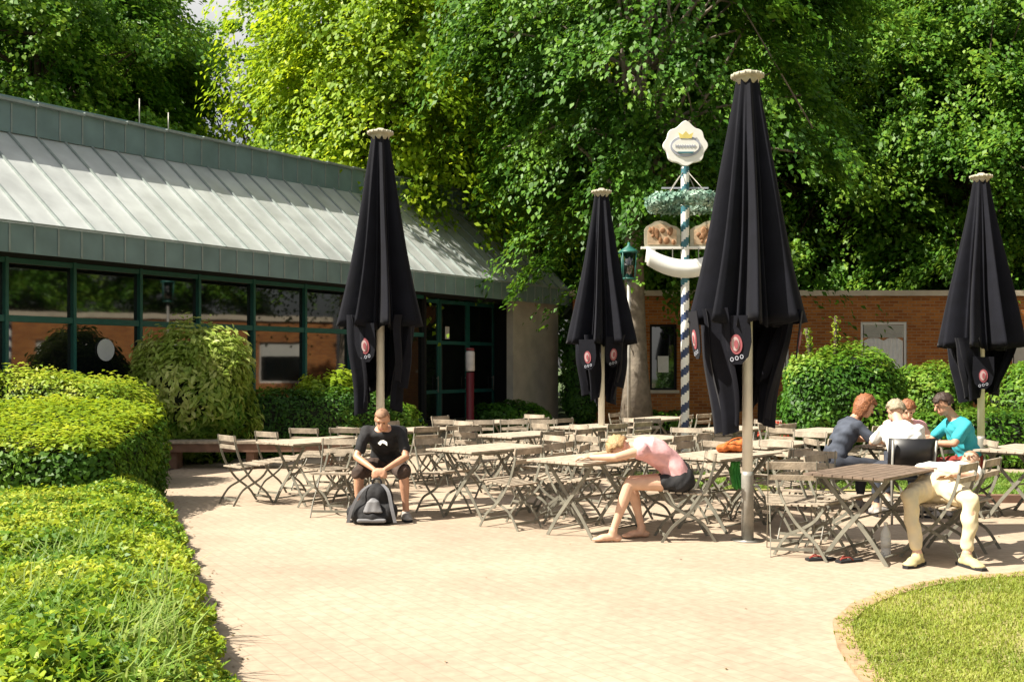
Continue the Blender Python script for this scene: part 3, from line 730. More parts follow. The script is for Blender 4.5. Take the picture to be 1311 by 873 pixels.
for yy in ys:
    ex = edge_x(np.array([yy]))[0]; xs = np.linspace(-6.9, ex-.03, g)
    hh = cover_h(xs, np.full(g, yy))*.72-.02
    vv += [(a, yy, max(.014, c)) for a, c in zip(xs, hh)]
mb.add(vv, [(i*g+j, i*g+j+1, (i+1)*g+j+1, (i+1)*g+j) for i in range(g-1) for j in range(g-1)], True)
tag(mb.build('cover_underlayer', M['core']), 'dark sheet under the ground cover leaves', 'underlayer', kind='stuff')  # one continuous dark sheet beneath the leaves
# long grass blades
def blades(n, x, y, h0, L, lean, w):
    a = RNG.uniform(0, 2*pi, n); dx = np.cos(a); dy = np.sin(a); hl = L*RNG.uniform(.6, 1.3, n); ln = lean*RNG.uniform(.3, 1.3, n)
    base = np.stack([x, y, h0], 1); side = np.stack([-dy, dx, 0*dx], 1)*(w/2)
    mid = base + np.stack([dx*ln*.35*hl, dy*ln*.35*hl, hl*.62], 1); tip = base + np.stack([dx*ln*hl, dy*ln*hl, hl*(1-.25*ln)], 1)
    return np.stack([base-side, base+side, mid+side*.9, mid-side*.9], 1).reshape(-1,3), np.stack([mid-side*.9, mid+side*.9, tip+side*.1, tip-side*.1], 1).reshape(-1,3)
cl = []
for i in range(130):
    cy = RNG.uniform(3.9, 6.1) if i < 112 else RNG.uniform(6, 8); ex = edge_x(np.array([cy]))[0]; cx = ex - abs(RNG.normal(0, 1)) * .9 - .26
    k = int(RNG.integers(18, 40)); x = RNG.normal(cx, .07, k); y = RNG.normal(cy, .07, k)
    a, b_ = blades(k, x, y, np.full(k, .2), .31, .8, .012); cl += [a, b_]
o = quads_obj('long_grass', np.concatenate(cl), LM['grass']); tag(o, 'tufts of long bright green grass at the front of the left bed', 'grass', kind='stuff')
# lawn blades
n = 90000; x = RNG.uniform(1.8, 6.2, n); y = RNG.uniform(4.9, 8.6, n); k = inside(lawnpoly, x-.03+.025*np.sin(y*31+x*17)+.02*np.sin(x*53), y+.03+.02*np.sin(x*27)+.02*np.sin(x*61+y*13)); x, y = x[k], y[k]
P = np.stack([x, y, x*0], 1); k = RNG.uniform(0,1,len(x)) < .75+.5*lump(P*2,1,5); x, y = x[k], y[k]
a, b_ = blades(len(x), x, y, np.full(len(x), .014), .038, 1.0, .007)
o = quads_obj('lawn_grass', np.concatenate([a, b_]), LM['turf']); tag(o, 'short sunlit lawn grass in the lower right corner', 'grass', kind='stuff')
n = 42000; x = RNG.uniform(1.75, 10.5, n); y = RNG.uniform(12.6, 15.5, n); k = (x > 4.95) | (y > 13.7); x, y = x[k], y[k]; n = len(x)
a, b_ = blades(n, x, y, np.full(n, .014), .07, .9, .012)
o = quads_obj('back_lawn_grass', np.concatenate([a, b_]), LM['grass']); tag(o, 'strip of green lawn behind the tables on the right', 'grass', kind='stuff')
cl = []
for c, k in (((2.98,5.55), 9), ((3.4,5.5), 6), ((3.03,5.75), 5)):
    x = RNG.normal(c[0], .03, k); y = RNG.normal(c[1], .03, k)
    a, b_ = blades(k, x, y, np.full(k, .01), .22, .5, .010); cl += [a, b_]
o = quads_obj('grass_tuft', np.concatenate(cl), LM['grass']); tag(o, 'pale grass stalks standing up at the bottom edge of the right lawn', 'grass', kind='stuff')

# ================================================================ LEFT BUILDING
E0 = V(gx(0,15.25), 15.25, 0); E1 = V(gx(730,29.3), 29.3, 0)
u = (E1-E0).normalized(); nrm = V(u.y, -u.x, 0)      # outward normal (towards courtyard)
LTOT = (E1-E0).length; EXT = 7.0
hall = thing('long_hall', 'long low hall with patinated standing seam roof and dark green framed glazing', 'building', E0 - u*EXT, math.atan2(u.y, u.x))
# local: x along facade, -y outward, z up
T = LTOT + EXT
def ft(px, back=0.0):
    """x along the facade where the view line of pixel px meets the facade set back by `back`"""
    d = V((px-CX)/F, 1, 0); o = E0 - u*EXT - nrm*back
    # o + a u = k d
    det = u.x*(-d.y) - (-d.x)*u.y
    return ((-o.x)*(-d.y) - (-d.x)*(-o.y))/det
WB = 1.1; zs = 3.27; zf = 3.67; RD = 2.45
def rz_(x): return 5.55 + .42*max(0, (x-EXT)/LTOT)
rf = MB()
np_ = 44
xs = [T*i/np_ for i in range(np_+1)]
vs = []
for x in xs: vs += [(x, 0, zf), (x, RD, rz_(x)), (x, 0, zf-.05), (x, RD, rz_(x)-.05)]
fs = []
for i in range(np_):
    k = i*4; fs += [(k, k+4, k+5, k+1), (k+2, k+3, k+7, k+6)]
fs += [(0,1,3,2), (np_*4, np_*4+2, np_*4+3, np_*4+1)]
rf.add(vs, fs)
roof = rf.build('roof', M['zinc'], hall)
sb = MB()
for x in xs:
    a = V(x, -.01, zf+.012); b_ = V(x, RD, rz_(x)+.012)
    sb.strip([a, b_], .035, .045, (1,0,0))
sb.build('roof_seams', M['seam'], roof)
fa = MB(); fa.bb(0, T, -.05, 0, zs, zf+.03)
fo = fa.build('eave_fascia', M['zinc_dark'], hall)
sj = MB()
for i in range(1, 60):
    sj.bb(T*i/60-.012, T*i/60+.012, -.068, -.052, zs+.01, zf+.02)
sj.bb(0, T, -.085, -.052, zf+.032, zf+.062)
sj.build('fascia_joints', M['seam'], fo)
uf = MB(); vs = []
for x in (0, T): vs += [(x, RD-.06, rz_(x)-.12), (x, RD-.06, rz_(x)+.50), (x, RD+.25, rz_(x)+.50), (x, RD+.25, rz_(x)-.12)]
uf.add(vs, [(0,4,5,1),(1,5,6,2),(2,6,7,3),(3,7,4,0),(0,1,2,3),(4,7,6,5)]); ufo = uf.build('ridge_fascia', M['zinc_dark'], hall)
sj = MB()
for i in range(1, 52):
    x = T*i/52; sj.bb(x-.012, x+.012, RD-.078, RD-.062, rz_(x)-.015, rz_(x)+.49)
for i in range(26):
    x0, x1 = T*i/26, T*(i+1)/26; zz = rz_((x0+x1)/2)
    sj.bb(x0, x1, RD-.15, RD+.28, zz+.505, zz+.55)
sj.build('ridge_capping', M['seam'], ufo)
# soffit, core walls
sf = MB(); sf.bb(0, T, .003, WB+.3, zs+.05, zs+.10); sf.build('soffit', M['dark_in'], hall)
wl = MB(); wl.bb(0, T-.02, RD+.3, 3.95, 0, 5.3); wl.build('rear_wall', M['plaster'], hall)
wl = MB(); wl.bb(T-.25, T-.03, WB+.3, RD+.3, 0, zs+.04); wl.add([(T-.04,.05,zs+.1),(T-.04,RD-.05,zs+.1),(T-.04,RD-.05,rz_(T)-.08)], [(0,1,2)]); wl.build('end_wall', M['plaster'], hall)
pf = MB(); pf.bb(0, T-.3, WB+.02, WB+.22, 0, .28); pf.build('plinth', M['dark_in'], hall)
# glazing
cols = [-380, -220, -90, 5, 92, 177, 252, 322, 388, 446, 500, 541]
xl = [ft(p, WB) for p in cols]
zt = 2.36
stick = {4: (134, 448), }
def window(x0, x1, sticker=None):
    f = MB(); w = .055
    f.bb(x0-w/2, x0+w/2, WB-.09, WB+.05, .28, zs+.05)
    f.bb(x0+w/2, x1-w/2, WB-.07, WB+.04, zt-.05, zt+.05)
    f.bb(x0+w/2, x1-w/2, WB-.07, WB+.04, .28, .36)
    f.bb(x0+w/2, x1-w/2, WB-.07, WB+.04, zs-.04, zs+.04)
    fo = f.build('window', M['green_paint'], hall)
    g = MB(); a = random.uniform(-.006,.006)
    g.add([(x0+w/2, WB, .36),(x1-w/2, WB+a, .36),(x1-w/2, WB+a, zt-.05),(x0+w/2, WB, zt-.05)], [(0,1,2,3)])
    a = random.uniform(-.006,.006)
    g.add([(x0+w/2, WB, zt+.05),(x1-w/2, WB+a, zt+.05),(x1-w/2, WB+a, zs-.04),(x0+w/2, WB, zs-.04)], [(0,1,2,3)])
    g.build('pane', M['glass'], fo)
    if sticker:
        sx = ft(sticker[0], WB); P = E0 - u*EXT + u*sx - nrm*WB; sz = gz(sticker[1], P.y)
        s = MB(); s.prism([(sx+.17*cos(t*pi/10), sz+.19*sin(t*pi/10)) for t in range(20)], .01, Matrix.Translation((0, WB-.03, 0)))
        s.build('round_sticker', M['paper'], fo)
    return fo
for i in range(len(xl)-1): window(xl[i], xl[i+1], stick.get(i))
# entrance (recessed doors) between px 541 and 655
xe0, xe1 = xl[-1], ft(655, WB)
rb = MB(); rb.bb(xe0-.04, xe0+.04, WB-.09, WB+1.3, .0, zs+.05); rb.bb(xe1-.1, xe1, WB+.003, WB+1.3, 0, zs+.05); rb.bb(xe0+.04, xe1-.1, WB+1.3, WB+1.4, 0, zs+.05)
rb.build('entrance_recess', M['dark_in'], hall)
wdt = (xe1-xe0-.2)/3
for i in range(3):
    a = xe0+.06+i*wdt; b_ = a+wdt-.02; y = WB+.5
    f = MB(); f.bb(a, a+.07, y-.04, y+.04, 0, zs+.04); f.bb(b_-.07, b_, y-.04, y+.04, 0, zs+.04)
    for z in (.04, .95, 2.2, zs-.03): f.bb(a+.07, b_-.07, y-.035, y+.035, z-.04, z+.05)
    d = f.build('entrance_door', M['green_paint'], hall)
    g = MB(); g.bb(a+.07, b_-.07, y-.006, y+.006, .09, zs-.07); g.build('pane', M['glass'], d)
    h_ = MB(); h_.tube([(b_-.12, y-.09, .95), (b_-.12, y-.09, 1.35)], .015); h_.tube([(b_-.12,y-.09,1.0),(b_-.12,y-.03,1.0)], .01); h_.tube([(b_-.12,y-.09,1.3),(b_-.12,y-.03,1.3)], .01); h_.build('handle', M['steel'], d)
    if i == 0:
        s = MB(); s.prism([(a+.3+.12*cos(t*pi/10), 1.75+.24*sin(t*pi/10)) for t in range(20)], .01, Matrix.Translation((0, y-.05, 0)))
        s.build('round_sticker', M['paper'], d)
    if i == 1:
        s = MB(); s.bb(a+.2, a+.38, y-.062, y-.055, 2.3, 2.62); s.build('notice', M['paper'], d)
# plastered end panel
pw = MB(); pw.bb(ft(657,.35), T-.06, .35, .55, 0, zs+.05); 
pw.build('plaster_wall', M['plaster'], hall)
for px, hgt in ((183, .6), (220, .45)):
    x = ft(px, RD); r = MB(); r.tube([(x, RD+.1, rz_(x)+.5), (x, RD+.1, rz_(x)+.5+hgt)], .012, 6); r.build('roof_rod', M['steel'], hall)

# ================================================================ BRICK BUILDING
BY = 29.0; ztop = gz(372, BY)
def wall_open(mb, x0, x1, y0, y1, z0, z1, ops):
    cur = x0
    for a, b_, c, d in sorted(ops):
        mb.bb(cur, a, y0, y1, z0, z1); mb.bb(a, b_, y0, y1, z0, c); mb.bb(a, b_, y0, y1, d, z1); cur = b_
    mb.bb(cur, x1, y0, y1, z0, z1)
bb_ = thing('brick_building', 'flat roofed orange brick building with pale coping behind the umbrellas', 'building', (0, BY, 0))
bx0 = 1.68; bx1 = 17.2
def wx(px): return gx(px, BY)
ops = [(wx(832), wx(867), gz(500,BY), gz(415,BY)), (wx(1102), wx(1161), gz(476,BY), gz(412,BY)), (wx(1296), wx(1340), gz(490,BY), gz(420,BY)), (wx(960), wx(1010), gz(476,BY), gz(412,BY))]
w = MB(); wall_open(w, bx0, bx1, 0, .3, 0, ztop-.15, ops); w.build('wall', M['brick'], bb_)
w = MB(); w.bb(bx0-.1, bx1, -.08, .4, ztop-.149, ztop); w.build('coping', M['coping'], bb_)
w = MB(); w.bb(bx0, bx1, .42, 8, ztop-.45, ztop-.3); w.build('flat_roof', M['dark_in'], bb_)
for i, (a, b_, c, d) in enumerate(ops):
    f = MB(); t_ = .07
    f.bb(a, a+t_, .10, .17, c, d); f.bb(b_-t_, b_, .10, .17, c, d); f.bb(a+t_, b_-t_, .10, .17, c, c+t_); f.bb(a+t_, b_-t_, .10, .17, d-t_, d)
    fo = f.build('window', M['white_frame' if i else 'dark_in'], bb_)
    g = MB(); g.bb(a+t_, b_-t_, .128, .142, c+t_, d-t_); g.build('pane', M['glass'], fo)
    s = MB(); s.bb(a-.05, b_+.05, -.06, .098, c-.07, c+.015); s.build('sill', M['coping' if i != 1 else 'white_frame'], fo)
    if i in (1, 3):
        fo.location = (0, -.075, 0)
        s = MB(); zz = d-.08
        for k in range(7): s.box(((a+b_)/2, .075, zz-.03-k*.05), (b_-a-.16, .012, .046), Matrix.Rotation(.35, 3, 'X'))
        s.build('blind', M['blind'], fo)
        s = MB(); nn = 34; vs = []
        for k in range(nn):
            xx = a+.1+(b_-a-.2)*k/(nn-1); yy = .165+.010*sin(k*1.9)
            sag = .10*abs(sin(pi*k/(nn-1)*2))
            vs += [(xx, yy-.06, c+.09), (xx, yy-.06, d-.52+sag)]
        s.add(vs, [(2*k, 2*k+2, 2*k+3, 2*k+1) for k in range(nn-1)], True); s.build('curtain', M['paper'], fo)
    if i == 0:
        s = MB(); s.bb(a+.22, a+.52, .03, .034, c+.5, c+.95); s.build('notice', M['paper'], fo)
    if i == 2:
        s = MB(); s.bb(a+.09, b_-.09, .09, .098, c+.3, d-.09); s.build('blind', M['blind'], fo)
# side wing running forward on the right (seen mirrored in the hall windows)
wing = thing('brick_wing', 'orange brick side wing, seen mirrored in the glazing of the hall', 'building', (17.2, 28.6, 0), radians(-90))
wo = [(1.5+i*4.2, 3.4+i*4.2, .9, 2.6) for i in range(6)]
w = MB(); wall_open(w, 0, 27, 0, .3, 0, 3.45, wo); w.build('wall', M['brick'], wing)
w = MB(); w.bb(0, 27, -.08, .4, 3.451, 3.65); w.build('coping', M['coping'], wing)
for a, b_, c, d in wo:
    f = MB(); f.bb(a, a+.08, .1, .17, c, d); f.bb(b_-.08, b_, .1, .17, c, d); f.bb(a+.08, b_-.08, .1, .17, c, c+.08); f.bb(a+.08, b_-.08, .1, .17, d-.08, d)
    fo = f.build('window', M['white_frame'], wing); g = MB(); g.bb(a+.08, b_-.08, .128, .142, c+.08, d-.08); g.build('pane', M['glass'], fo)
    s = MB(); s.bb(a+.09, b_-.09, .08, .09, d-.6, d-.09); s.build('blind', M['blind'], fo)

# ================================================================ TREES
TG = 'trees behind the courtyard'
tC = make_tree('broadleaf_tree', 'large dark green tree with pale grey trunk, standing before the brick wall', (gx(815,25), 25, 0), (4.5,3.6,6.6), 9.9, LM['mid'], 270, 430, 1.5, .15, 3, .30, .75, .5, -.95, (.45,.0), 'bark', TG)
tB = make_tree('beech_tree', 'bright yellow-green beech with drooping boughs, just above the hall roof', (gx(520,30.4), 30.4, 0), (4.5,4.3,6.0), 10.2, LM['bright'], 330, 470, 1.8, .17, 8, .35, .8, .5, -.9, (0,0), 'twig', TG, .2)
tA = make_tree('woodland_tree', 'dark green tree, leftmost of the trees behind the hall roof', (gx(50,33), 33, 0), (5.2,4.5,7.5), 9.6, LM['light'], 260, 420, 1.7, .19, 21, .3, .5, .4, -.95, (0,0), 'twig', TG)
tS = make_tree('sparse_tree', 'open crowned tree with sky showing through, behind the middle of the hall roof', (gx(335,40), 40, 0), (5.0,4.0,7.4), 10.5, LM['light'], 130, 200, 1.3, .20, 33, .25, .3, .3, -.9, (0,0), 'twig', TG)
tD = make_tree('broadleaf_tree', 'bushy green tree rising right of the tallest umbrella', (gx(1075,35), 35, 0), (5.6,4.5,7.6), 9.2, LM['light'], 280, 430, 1.7, .19, 44, .3, .55, .4, -1, (0,0), 'twig', TG)
def tcopy(src, px, Y, sc, rz, label, zs_=1.0):
    c = copy_tree(src); c.location = (gx(px, Y), Y, 0); c.scale = (sc, sc, sc*zs_); c.rotation_euler.z = rz; c['label'] = label; return c
tcopy(tA, 100, 36, .95, 2.0, 'mid green tree second from the left behind the hall roof')
tcopy(tD, 1240, 33, .9, 2.4, 'light green leafy tree above the white window at the right')
tcopy(tA, 1345, 37, 1.1, 4.0, 'tall green tree at the right edge of the picture')
tcopy(tD, 930, 40, 1.15, 1.1, 'deep green tree behind the maypole')
tcopy(tC, 680, 38, 1.25, 2.2, 'dark tree behind the gap between the beech and the grey-trunked tree')
tcopy(tC, 1170, 45, 1.5, .7, 'tall dark tree far behind the right-hand part of the brick building')
tcopy(tC, 40, 48, 1.5, 3.0, 'tall dark tree far behind the left end of the hall')
tcopy(tA, 640, 47, 1.35, 5.0, 'tall green tree far behind the beech')
tcopy(tC, 1330, 48, 1.5, 5.2, 'tall dark tree far behind the right edge of the brick building')
tcopy(tC, 860, 52, 1.6, 4.4, 'tall dark tree far behind the maypole')
for i, (x, y) in enumerate(((25,8),(25,16),(26,24),(32,12))):
    c = copy_tree(tD if i % 2 else tA); c.location = (x, y, 0); c.rotation_euler.z = i*1.3
    c['label'] = 'tree beyond the side wing, mirrored in the hall windows'; c['group'] = 'trees beyond the side wing'
# a dense wood far behind
mw = []
RNG = np.random.default_rng(77)
for k in range(30):
    X = -42+k*3.0; n = 1100
    if -20 < X < -8: continue
    P = RNG.normal(0,1,(n,3)); P /= np.linalg.norm(P,axis=1,keepdims=True); P *= RNG.uniform(.5,1,(n,1))**.5*np.array([3.6,2.6,8.5]); P[:,2] *= 1
    Nn = P/np.array([3.6,2.6,8.5]) + np.array([0,0,.6]); P = P + np.array([X, 60+2*sin(k*2.1), 8.0+1.5*sin(k*1.3)])
    mw.append(leaf_arrays(P, Nn, .75, .7))
o = quads_obj('far_wood', np.concatenate(mw), LM['dark']); tag(o, 'dark far-off wood closing the gaps between the trees', 'wood', kind='stuff')

# ================================================================ HEDGES AND SHRUBS
c = gp(105, 662); 
shrub('clipped_hedge', 'broad clipped green hedge at the left edge, nearest the camera', 'hedge', (-6.15, 11.75, 0), (2.05, 1.15, .42), 8, 40000, .072, LM['hedge'], LM['hedge_lit'], .05, 1, 0, .36, .6, .55, 'hedges and shrubs', .9, .01, .5)
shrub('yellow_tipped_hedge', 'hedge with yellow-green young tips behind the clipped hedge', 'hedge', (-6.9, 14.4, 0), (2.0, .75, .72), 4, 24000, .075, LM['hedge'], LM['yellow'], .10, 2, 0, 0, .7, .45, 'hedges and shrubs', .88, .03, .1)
shrub('variegated_shrub', 'big rounded shrub with pale-edged leaves in front of the hall windows', 'shrub', (gx(250,17.6), 17.6, 0), (.86, .8, 1.06), 2.1, 12000, .145, LM['shrub'], LM['pale'], .24, 3, 0, 0, .5, .36, 'hedges and shrubs', .76, .08, -.15)  # leaves are pale; colour raised further to paint the light on top
shrub('low_dark_hedge', 'low dark hedge running below the hall windows behind the chairs', 'hedge', (gx(372,18.6), 18.9, 0), (1.75, .4, .56), 7, 22000, .07, LM['dark'], LM['hedge'], .05, 4, math.atan2(u.y,u.x)*.25, 0, .5, .5, 'hedges and shrubs', .88, .01, .6)
shrub('leafy_shrub', 'bright leafy shrub left of the left umbrella', 'shrub', (gx(425,19.5), 19.2, 0), (.60, .5, .70), 2.3, 5000, .12, LM['shrub'], LM['hedge_lit'], .2, 5, 0, 0, .5, .5, 'hedges and shrubs', .75, .04, .5)
shrub('leafy_shrub', 'small green shrub behind the pole of the left umbrella', 'shrub', (gx(505,19.5), 19.6, 0), (.45, .4, .48), 2.3, 3500, .10, LM['shrub'], None, .2, 6, 0, 0, .5, .5, 'hedges and shrubs', .75)
shrub('low_shrub', 'low dark shrub at the foot of the grey plaster wall', 'shrub', (gx(655,25), 25, 0), (1.1, .5, .36), 2.6, 6000, .10, LM['dark'], None, .2, 7, .6, 0, .5, .5, 'hedges and shrubs', .8)
shrub('low_shrub', 'low shrub right of the grey tree trunk against the brick wall', 'shrub', (gx(850,26.5), 26.5, 0), (.8, .4, .22), 2.6, 3000, .10, LM['mid'], None, .2, 8, 0, 0, .5, .5, 'hedges and shrubs', .8)
shrub('dense_shrub', 'dense dark green shrub right of the tallest umbrella', 'shrub', (gx(1076,20.5), 20.5, 0), (1.14, .9, .92), 2.8, 16000, .10, LM['mid'], LM['shrub'], .12, 9, 0, 0, .5, .5, 'hedges and shrubs', .84, .03, .6)
shrub('loose_shrub', 'loose pale green shrub below the white window', 'shrub', (gx(1192,21.5), 21.5, 0), (.75, .7, .82), 2.3, 9000, .10, LM['shrub'], None, .2, 10, 0, 0, .5, .5, 'hedges and shrubs', .78)
shrub('low_hedge', 'low green hedge behind the right-hand umbrella', 'hedge', (gx(1290,16.6), 16.9, 0), (1.5, .4, .42), 4, 11000, .08, LM['mid'], LM['hedge'], .1, 11, 0, 0, .5, .5, 'hedges and shrubs', .86)
shrub('tall_shrub', 'green shrub at the right edge beside the right-hand umbrella', 'shrub', (gx(1335,20.5), 20.5, 0), (1.0, .8, .85), 2.4, 8000, .10, LM['shrub'], None, .18, 12, 0, 0, .5, .5, 'hedges and shrubs', .8)
for i, (x, y) in enumerate(((15.6,9.5),(15.5,14.0),(15.6,19.0))):
    shrub('round_shrub', 'dark shrub along the side wing, mirrored in the hall windows', 'shrub', (x, y, 0), (1, 1.5, .9), 2.6, 2500, .2, LM['mid'], None, .15, 20+i, 0, 0, .5, .5, 'shrubs along the side wing', .85)
# upright flower stalks above the dense shrub
mb = MB()
for px, top, ln in ((1070,405,0),(1040,420,-.12)):
    X = gx(px, 20.4); mb.tube([(X, 20.4, 1.6),(X+ln, 20.4, gz(top,20.4))], [.05,.03], 6)
cl = []
RNG = np.random.default_rng(9)
for px, top, ln in ((1070,405,0),(1040,420,-.12)):
    X = gx(px, 20.4); k = 160; tt = RNG.uniform(0,1,k); z = 1.7+tt*(gz(top,20.4)-1.7)
    P = np.stack([X+ln*tt+RNG.normal(0,.04,k), 20.4+RNG.normal(0,.04,k), z], 1); cl.append(leaf_arrays(P, RNG.normal(0,1,(k,3)), .07, .5))
t = thing('flower_spikes', 'two tall pale yellow flower spikes above the dense shrub', 'plant', (0,0,0))
t.location = (0,0,0); mb.build('stalks', M['twig'], t); quads_obj('blossoms', np.concatenate(cl), LM['yellow'], t)

#__PART2__

shrub('added_gap_shrub', 'tall dark shrub added to close the bright gap between hall and brick building', 'shrub', (gx(746,28.2), 28.2, 0), (.5, .4, 1.45), 2.6, 8000, .11, LM['dark'], None, .18, 31, 0, 0, .5, .5, 'hedges and shrubs', .85)  # added filler, hides the bright gap between the two buildings

RNG = np.random.default_rng(15); n = 300
x = RNG.uniform(-3.5, 6, n); y = RNG.uniform(5.2, 17, n); k = (x > edge_x(y)+.05) & ~inside(lawnpoly, x, y); 
x[:200] = edge_x(y[:200]) + np.abs(RNG.normal(0,.12,200)) + .03; k[:200] = ~inside(lawnpoly, x[:200], y[:200]); k[230:] = False
P = np.stack([x, y, x*0+.006], 1)[k]
o = quads_obj('fallen_leaves', leaf_arrays(P, np.tile([0,0,1.], (len(P),1)), .024, .6, None, .12), LM['fallen']); tag(o, 'small dry leaves scattered over the paving', 'leaves', kind='stuff')
# ================================================================ BENCH UNDER THE HEDGE
t = thing('long_bench', 'long low brown wooden bench in front of the dark hedge at the left', 'bench', (gx(215,16.6)+1.3, 16.7, 0), .03)
s = MB(); s.bb(-1.6, 1.6, -.22, -.08, .40, .44); s.bb(-1.6, 1.6, -.06, .08, .40, .44); s.bb(-1.6, 1.6, .10, .24, .40, .44); s.build('seat', M['slat'], t)
s = MB(); s.bb(-1.6, 1.6, -.20, -.16, .27, .398); s.build('apron', M['brown_wood'], t)
for x in (-1.2, 0, 1.2):
    s = MB(); s.bb(x-.06, x+.06, -.155, .18, 0, .398); s.build('leg', M['brown_wood'], t)

# ================================================================ FOLDING CHAIRS AND TABLES
def make_chair(slatm, ironm):
    t = thing('folding_chair', 'x', 'chair')
    s = MB()
    for k in range(7):
        y = -.20+k*.062; s.box((0, y, .462+(.010 if k == 0 else 0)-.004*k), (.42, .044, .014))
    s.build('seat', slatm, t)
    s = MB(); R = Matrix.Rotation(-.16, 3, 'X')
    s.box((0, .256, .775), (.43, .014, .065), R); s.box((0, .241, .675), (.40, .014, .045), R)
    s.build('backrest', slatm, t)
    A = curve([(0,.265,.815),(0,.235,.66),(0,.165,.47),(0,.04,.29),(0,-.13,.15),(0,-.235,.0)])
    B = curve([(0,-.205,.448),(0,-.12,.33),(0,.0,.25),(0,.15,.17),(0,.265,.0)])
    for sx in (-1, 1):
        s = MB(); s.strip([p+V(sx*.198,0,0) for p in A], .008, .025, (1,0,0)); s.build('leg', ironm, t)
        s = MB(); s.strip([p+V(sx*.176,0,0) for p in B], .008, .025, (1,0,0)); s.build('leg', ironm, t)
    s = MB(); s.bb(-.193, .193, -.214, -.200, .055, .080); s.build('stretcher', ironm, t)
    s = MB(); s.bb(-.171, .171, .224, .236, .055, .080); s.build('stretcher', ironm, t)
    return t
def make_table(slatm, ironm):
    t = thing('folding_table', 'x', 'table'); Lh, Wh = .61, .345
    s = MB()
    for k in range(8):
        y = -Wh+.043+k*(2*Wh-.086)/7; s.box((0, y, .724), (2*Lh, .078, .018))
    s.build('tabletop', slatm, t)
    s = MB()
    for x in (-.45, .45): s.bb(x-.02, x+.02, -Wh+.03, Wh-.03, .685, .710)
    for y in (-.25, .25): s.bb(-.43, .43, y-.012, y+.012, .688, .709)
    s.build('frame', ironm, t)
    for x in (-.38, .38):
        for sy in (-1, 1):
            o = .008*sy; s = MB()
            s.strip(curve([(x+o, sy*.27, .684),(x+o, sy*.12, .50),(x+o, 0, .36),(x+o, -sy*.14, .19),(x+o, -sy*.27, 0)], 3), .010, .034, (1,0,0)); s.build('leg', ironm, t)
    for y, z in ((-.225, .06), (.225, .06), (0, .36)):
        s = MB(); s.tube([(-.37, y, z), (.37, y, z)], .009, 6); s.build('stretcher', ironm, t)
    return t
table0 = make_table(M['slat_top'], M['iron']); chair0 = make_chair(M['slat'], M['iron'])
used = {'t': False, 'c': False}
def place(src, key, loc, rz, label, group):
    o = src if not used[key] else copy_tree(src); used[key] = True
    o.location = loc; o.rotation_euler = (0,0,rz); o['label'] = label; o['group'] = group; return o
AX = math.atan2(.74, .67)
TABLES = [  # x, y, rot, phrase, chair slots (front near, front far, back near, back far)
 (3.07, 8.95, AX, 'dark-topped table nearest the camera at right', '0011', True),
 (.80, 10.22, AX, 'table the pink-topped woman lies on', '0001', False),
 (2.12, 10.62, AX, 'table holding the orange bag', '0101', False),
 (-.26, 11.5, AX, 'table right of the man in black', '0110', False),
 (-2.35, 12.6, AX+.05, 'leftmost table, left of the man in black', '1100', False),
 (2.95, 12.1, AX-.04, 'table right of the big umbrella pole', '0110', False),
 (.15, 13.75, AX, 'table in the middle, third row', '1110', False),
 (-1.45, 14.7, AX, 'table behind the head of the man in black', '1101', False),
 (1.62, 12.95, AX+.06, 'table at the foot of the maypole', '1100', False),
 (1.15, 15.5, AX, 'table at the foot of the middle umbrella', '1101', False),
 (5.55, 11.35, AX-.05, 'table at the right edge of the picture', '1110', False),
 (4.45, 11.9, AX, 'table the group of four sits around', '0000', False),
 (-.35, 16.7, AX, 'hindmost table before the hall doors', '1110', False),
 (3.15, 15.0, AX, 'back-row table right of the maypole', '1100', False),
 (2.5, 17.9, AX+.1, 'hindmost table before the brick wall', '1110', False),
 (4.25, 14.5, AX, 'back-row table left of the group of four', '1110', False),
]
rnd = random.Random(4)
slotn = ['front side near end', 'front side far end', 'back side near end', 'back side far end']
for (x, y, r, ph, slots, dark) in TABLES:
    if dark:
        o = make_table(M['slat_dark'], M['iron']); o.location = (x,y,0); o.rotation_euler = (0,0,r); tag(o, ph.replace('table', 'wooden folding table', 1), 'table', 'folding tables of the beer garden')
    else:
        place(table0, 't', (x,y,0), r, 'slatted folding ' + ph, 'folding tables of the beer garden')
    ux = V(cos(r), sin(r), 0); fy = V(sin(r), -cos(r), 0)     # front side = toward camera right
    for i, sl_ in enumerate(slots):
        if sl_ == '0': continue
        side = fy if i < 2 else -fy; al = (-.29 if i % 2 == 0 else .29) + rnd.uniform(-.04,.04)
        off = .44 + rnd.uniform(-.05,.10)
        p = V(x,y,0) + ux*al + side*off
        face = -side; rz = math.atan2(face.x, -face.y) + rnd.uniform(-.16,.16)
        place(chair0, 'c', p, rz, 'folding chair, %s, %s' % (slotn[i], ph), 'slatted folding chairs of the beer garden')
EXTRA = [(2.95,12.1,1,'right of the big umbrella pole'),(-.26,11.5,1,'right of the man in black'),(.15,13.75,1,'in the middle'),(-1.45,14.7,-1,'behind the man in black'),
 (1.62,12.95,-1,'at the foot of the maypole'),(1.62,12.95,1,'at the foot of the maypole'),(1.15,15.5,-1,'by the middle umbrella'),(-.35,16.7,1,'hindmost before the hall doors'),(3.15,15.0,1,'right of the maypole'),(2.12,10.62,1,'holding the orange bag'),(-2.35,12.6,1,'farthest left'),(.15,13.75,-1,'in the middle'),(2.95,12.1,-1,'right of the big umbrella pole'),(-1.45,14.7,1,'behind the man in black'),(.80,10.22,1,'the woman in pink lies on'),(1.15,15.5,1,'by the middle umbrella'),(4.25,14.5,-1,'left of the group'),(-.35,16.7,-1,'hindmost before the hall doors')]
